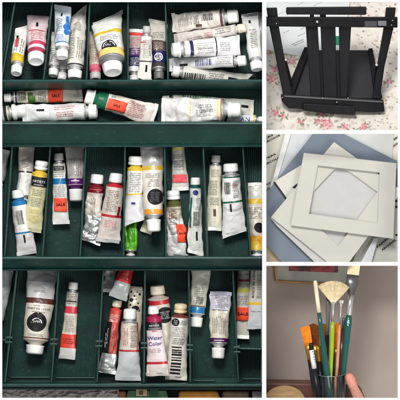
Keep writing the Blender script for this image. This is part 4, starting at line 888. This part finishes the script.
brush('wide flat brush with bright amber bristles at the left', [(304.5, 325.5, BZ-.06), (325, 428, BZ-.03)], [
    ('ferrule', FERRG, [(.17, 4.3, 1.4), (.24, 3.9, 1.8), (.3, 2.4, 2.2), (.40, 2.1, 2.1)]), ('handle', DKH, [(.39, 2.3, 0), (.55, 2.9, 0), (.99, 1.6, 0)])],
    hair=(.19, 300, HAIRO, 3.8, 4.8, 19.5, .05, 2.2, 0))
brush('dark amber brush behind the teal handle', [(312.5, 322, BZ-.18), (325, 430, BZ-.16)], [
    ('ferrule', FERRG, [(.20, 4.6, 1.4), (.27, 4.2, 1.8), (.34, 2.4, 2.2), (.42, 2.1, 2.1)]), ('handle', DKH, [(.41, 2.3, 0), (.55, 2.8, 0), (.99, 1.6, 0)])],
    hair=(.22, 260, HAIRB, 4.4, 5.2, 23, .12, 2.2, 0))
brush('amber brush partly hidden between the teal and lime handles', [(323, 322, BZ-.16), (327, 430, BZ-.12)], [
    ('ferrule', FERRG, [(.22, 3.6, 1.4), (.28, 3.2, 1.8), (.36, 2.2, 2.0), (.45, 1.9, 1.9)]), ('handle', mat('ochre_lacquer', lin(150, 100, 30), .3), [(.44, 2.1, 0), (.6, 2.5, 0), (.99, 1.4, 0)])],
    hair=(.24, 220, mat('tawny_bristle', lin(170, 95, 30), .5, var=.3, vs=40), 3.4, 4.4, 25, .1, 1.8, 0))
brush('orange bristled brush right of the lime handle', [(338, 320.5, BZ-.16), (332, 430, BZ-.16)], [
    ('ferrule', FERRG, [(.24, 3.3, 1.4), (.3, 3.0, 1.8), (.38, 2.0, 2.0), (.46, 1.9, 1.9)]), ('handle', mat('brown_lacquer', lin(110, 70, 45), .3), [(.45, 2.1, 0), (.6, 2.4, 0), (.99, 1.4, 0)])],
    hair=(.26, 200, HAIRO, 3.1, 3.6, 27, .12, 1.8, 0))
brush('small round brush with gold ferrule low at the left of the glass', [(309.5, 345, BZ-.0), (322, 430, BZ+.05)], [
    ('ferrule', FERRG, [(.05, 1.9, 0), (.09, 2.1, 0), (.2, 2.2, 0), (.22, 2.0, 0)]), ('handle', DKH, [(.215, 2.3, 0), (.5, 3.2, 0), (.99, 1.8, 0)])],
    hair=(.07, 60, HAIRB, 1.5, .4, 7, .2, 1.5, 0))
brush('small gold ferruled brush close to the teal handle', [(317.5, 341, BZ-.04), (325, 430, BZ+.0)], [
    ('ferrule', FERRG, [(.05, 1.9, 0), (.1, 2.2, 0), (.22, 2.3, 0), (.24, 2.0, 0)]), ('handle', DKH, [(.235, 2.3, 0), (.5, 3.4, 0), (.99, 1.8, 0)])],
    hair=(.07, 60, HAIRB, 1.6, .4, 9, .2, 1.5, 0))
brush('black handled brush with gold ferrule just left of the teal handle', [(321, 345, BZ-.08), (326, 430, BZ-.04)], [
    ('ferrule', FERRG, [(.05, 1.7, 0), (.1, 2.0, 0), (.2, 2.0, 0), (.22, 1.8, 0)]), ('handle', DKH, [(.21, 2.1, 0), (.5, 3.0, 0), (.99, 1.6, 0)])],
    hair=(.07, 60, HAIRB, 1.4, .3, 8, .2, 1.5, 0))
brush('black handled brush with dark ferrule leaning over the amber ones', [(306, 341, BZ-.1), (323, 430, BZ-.04)], [
    ('ferrule', FERRG, [(.03, 1.6, 0), (.1, 2.1, 0), (.2, 2.2, 0), (.22, 1.9, 0)]), ('handle', DKH, [(.21, 2.2, 0), (.5, 3.2, 0), (.99, 1.6, 0)])],
    hair=(.05, 60, HAIRB, 1.6, .3, 7, .2, 1.5, 0))
brush('plain black brush handle standing between the lime and pink handles', [(335.5, 332, BZ-.18), (332, 430, BZ-.14)], [
    ('ferrule', FERRD, [(0, 1.0, 0), (.02, 1.8, 0), (.15, 2.0, 0)]), ('handle', DKH, [(.14, 2.2, 0), (.5, 2.8, 0), (.99, 1.6, 0)])])
pen = brush('black marker pen with a white label and blue specks', [(310.5, 343, BZ+.14), (323, 428, BZ+.10)], [
    ('pen_cap', DKH, [(0, 1.2, 0), (.01, 1.9, 0), (.05, 2.3, 0), (.08, 2.3, 0)]),
    ('pen_label', mat('white_pen_label', (.75, .76, .78), .35), [(.075, 2.25, 0), (.305, 2.5, 0)]),
    ('pen_body', DKH, [(.30, 2.6, 0), (.6, 3.6, 0), (.99, 2.2, 0)])], cat='marker pen', name='marker_pen')
def onpen(parent, lst, m, nm, zoff):
    iv = Matrix.Translation(-parent.location); mb = MB()
    for x, y, w, h in lst: mb.box(P(x, y, zoff), (w*.005, -w*.001, 0), (h*.0008, -h*.005, 0), (0, 0, .002), m)
    mb.build(nm, parent, inv=iv)
onpen(pen, [(313, 351.5, 1.2, 1), (313.6, 354, 1.4, .8), (314, 357, 1, 1.6), (314.6, 359.5, 1.4, .8), (315.3, 362, 1.2, 1)], BLUEI, 'label_print', BZ+.162)
# emblem on the big teal brush
for o in bpy.data.objects:
    if o.get('label', '').startswith('thick flat brush'): big = o
onpen(big, [(348.5, 320.5, 1.6, 1.6), (348.2, 322.5, 2.4, 1.8), (348, 325, 1.2, 2)], mat('pale_emblem', lin(150, 205, 205), .4), 'emblem', BZ-.018)

# ---- the hand: thumb in front of the glass edge, palm and fingers below the frame
SK = mat('skin', lin(220, 158, 138), .48, var=.16, vs=5, bump=.6, bs=45, sss=.15)
def skin_mesh(name, chains, m, parent=None, sub=3, scale=1.0):
    vs, es, rs = [], [], []
    def addv(p, r):
        for i, v in enumerate(vs):
            if (v - p).length < 1e-5: return i
        vs.append(p); rs.append(r); return len(vs)-1
    for ch in chains:
        prev = None
        for px, py, z, r in ch:
            i = addv(P(px, py, z), r*.01)
            if prev is not None and prev != i: es.append((prev, i))
            prev = i
    me = bpy.data.meshes.new(name); me.from_pydata([tuple(v) for v in vs], es, [])
    o = link(name, me, parent)
    o.modifiers.new('skin', 'SKIN'); s = o.modifiers.new('sub', 'SUBSURF'); s.levels = s.render_levels = sub
    for i, r in enumerate(rs): me.skin_vertices[0].data[i].radius = (r, r)
    me.skin_vertices[0].data[0].use_root = True
    dg = bpy.context.evaluated_depsgraph_get(); m2 = bpy.data.meshes.new_from_object(o.evaluated_get(dg))
    o.modifiers.clear(); o.data = m2; m2.materials.clear(); m2.materials.append(m)
    jx = [(P(x, y, z), d) for x, y, z, d in ((354.2, 389.0, BZ+.10, .0), (353.4, 387.4, BZ+.10, .0), (355.2, 391.2, BZ+.10, .0), (350.5, 380.5, BZ+.11, .0))]
    axd = (P(358, 399, BZ) - P(350, 380, BZ)).normalized()
    for v in m2.vertices:
        dp = 0
        for k, (c_, _) in enumerate(jx):
            q = v.co - c_
            if q.length < .12:
                t_ = q.dot(axd) + .012*noise.noise(v.co*14 + Vector((k, 0, 0))); dp += (.0055, .0045, .004, .0018)[k]*math.exp(-(t_/.006)**2)
        dp += .0012*noise.noise(v.co*40)
        v.co -= v.normal*dp
    for p in m2.polygons: p.use_smooth = True
    return o
palm = (378, 446, BZ-.02, 13)
ch = [[(384, 478, BZ-.05, 11), (380, 462, BZ-.03, 12), palm, (369, 428, BZ+.04, 8.5), (364, 412, BZ+.06, 7.4), (359, 399, BZ+.08, 6.0), (354, 388.5, BZ+.10, 5.0), (350.4, 380.0, BZ+.11, 5.5), (347.9, 373.0, BZ+.115, 4.6)]]
for k, (y0, l) in enumerate(((418, 1.0), (429, 1.08), (440, 1.02), (450, .85))):
    ch.append([palm, (366, y0+2, BZ-.12, 5.2), (352, y0-1, BZ-.26, 4.7), (336, y0-2, BZ-.30, 4.3), (336-16*l, y0-2, BZ-.24, 3.8), (336-22*l, y0-1, BZ-.14, 3.0)])
nt = SK.node_tree; N = nt.nodes; L = nt.links; bs_ = N['Principled BSDF']       # fingertip is redder than the rest
src = bs_.inputs['Base Color'].links[0].from_socket
tcn = N.new('ShaderNodeTexCoord'); sp = N.new('ShaderNodeSeparateXYZ'); L.new(tcn.outputs['Object'], sp.inputs[0])
mrn = N.new('ShaderNodeMapRange'); mrn.inputs[1].default_value = P(0, 388, BZ).y; mrn.inputs[2].default_value = P(0, 374, BZ).y; mrn.inputs[4].default_value = .65; L.new(sp.outputs[1], mrn.inputs[0])
mxn = N.new('ShaderNodeMix'); mxn.data_type = 'RGBA'; L.new(mrn.outputs[0], mxn.inputs[0]); L.new(src, mxn.inputs[6]); mxn.inputs[7].default_value = (*lin(218, 118, 104), 1); L.new(mxn.outputs[2], bs_.inputs['Base Color'])
hd = skin_mesh('person', ch, SK)
tag(hd, 'hand gripping the glass of brushes, thumb raised at its right side', 'person')
# thumb nail on the outer side
mb = MB(); c0 = P(352.6, 379, BZ+.09); mb.lathe(c0, c0 + Vector((1, .35, -.75)), [(0, .03, .022), (.012, .034, .026), (.018, .030, .022), (.02, .012, .01)], mat('nail', lin(235, 185, 165), .3), 20, flatdir=(0, 0, 1)); nl = mb.build('thumb_nail', None); nl.parent = hd

# ================================================================== LIGHT AND CAMERA
sc = bpy.context.scene
w = bpy.data.worlds.new('World'); sc.world = w; w.use_nodes = True
w.node_tree.nodes['Background'].inputs[0].default_value = (.93, .97, 1, 1); w.node_tree.nodes['Background'].inputs[1].default_value = .52
def area(name, loc, tgt, size, power, col):
    l = bpy.data.lights.new(name, 'AREA'); l.shape = 'DISK'; l.size = size; l.energy = power; l.color = col
    o = bpy.data.objects.new(name, l); C.objects.link(o); o.location = loc
    o.rotation_euler = (Vector(tgt) - Vector(loc)).to_track_quat('-Z', 'Y').to_euler(); return o
area('key_light', (-1.0, 7.0, 11), (-.4, 0, -.5), 4.2, 1760, (1, .985, .96))  # large soft key lamp added out of view; no window there
area('fill_light', (5.5, -5.0, 9), (.3, 0, -.5), 5.0, 480, (1, .95, .9))  # added soft fill lamp from the opposite side, brightens the brush wall
cam = bpy.data.cameras.new('Camera'); co = bpy.data.objects.new('Camera', cam); C.objects.link(co)
co.location = (0, 0, D); cam.sensor_width = 36; cam.lens = 36*D/4.0; cam.clip_end = 200
sc.camera = co
sc.view_settings.view_transform = 'Standard'; sc.view_settings.look = 'None'; sc.view_settings.exposure = 0.0; sc.view_settings.gamma = 1
sc.render.engine = 'CYCLES'
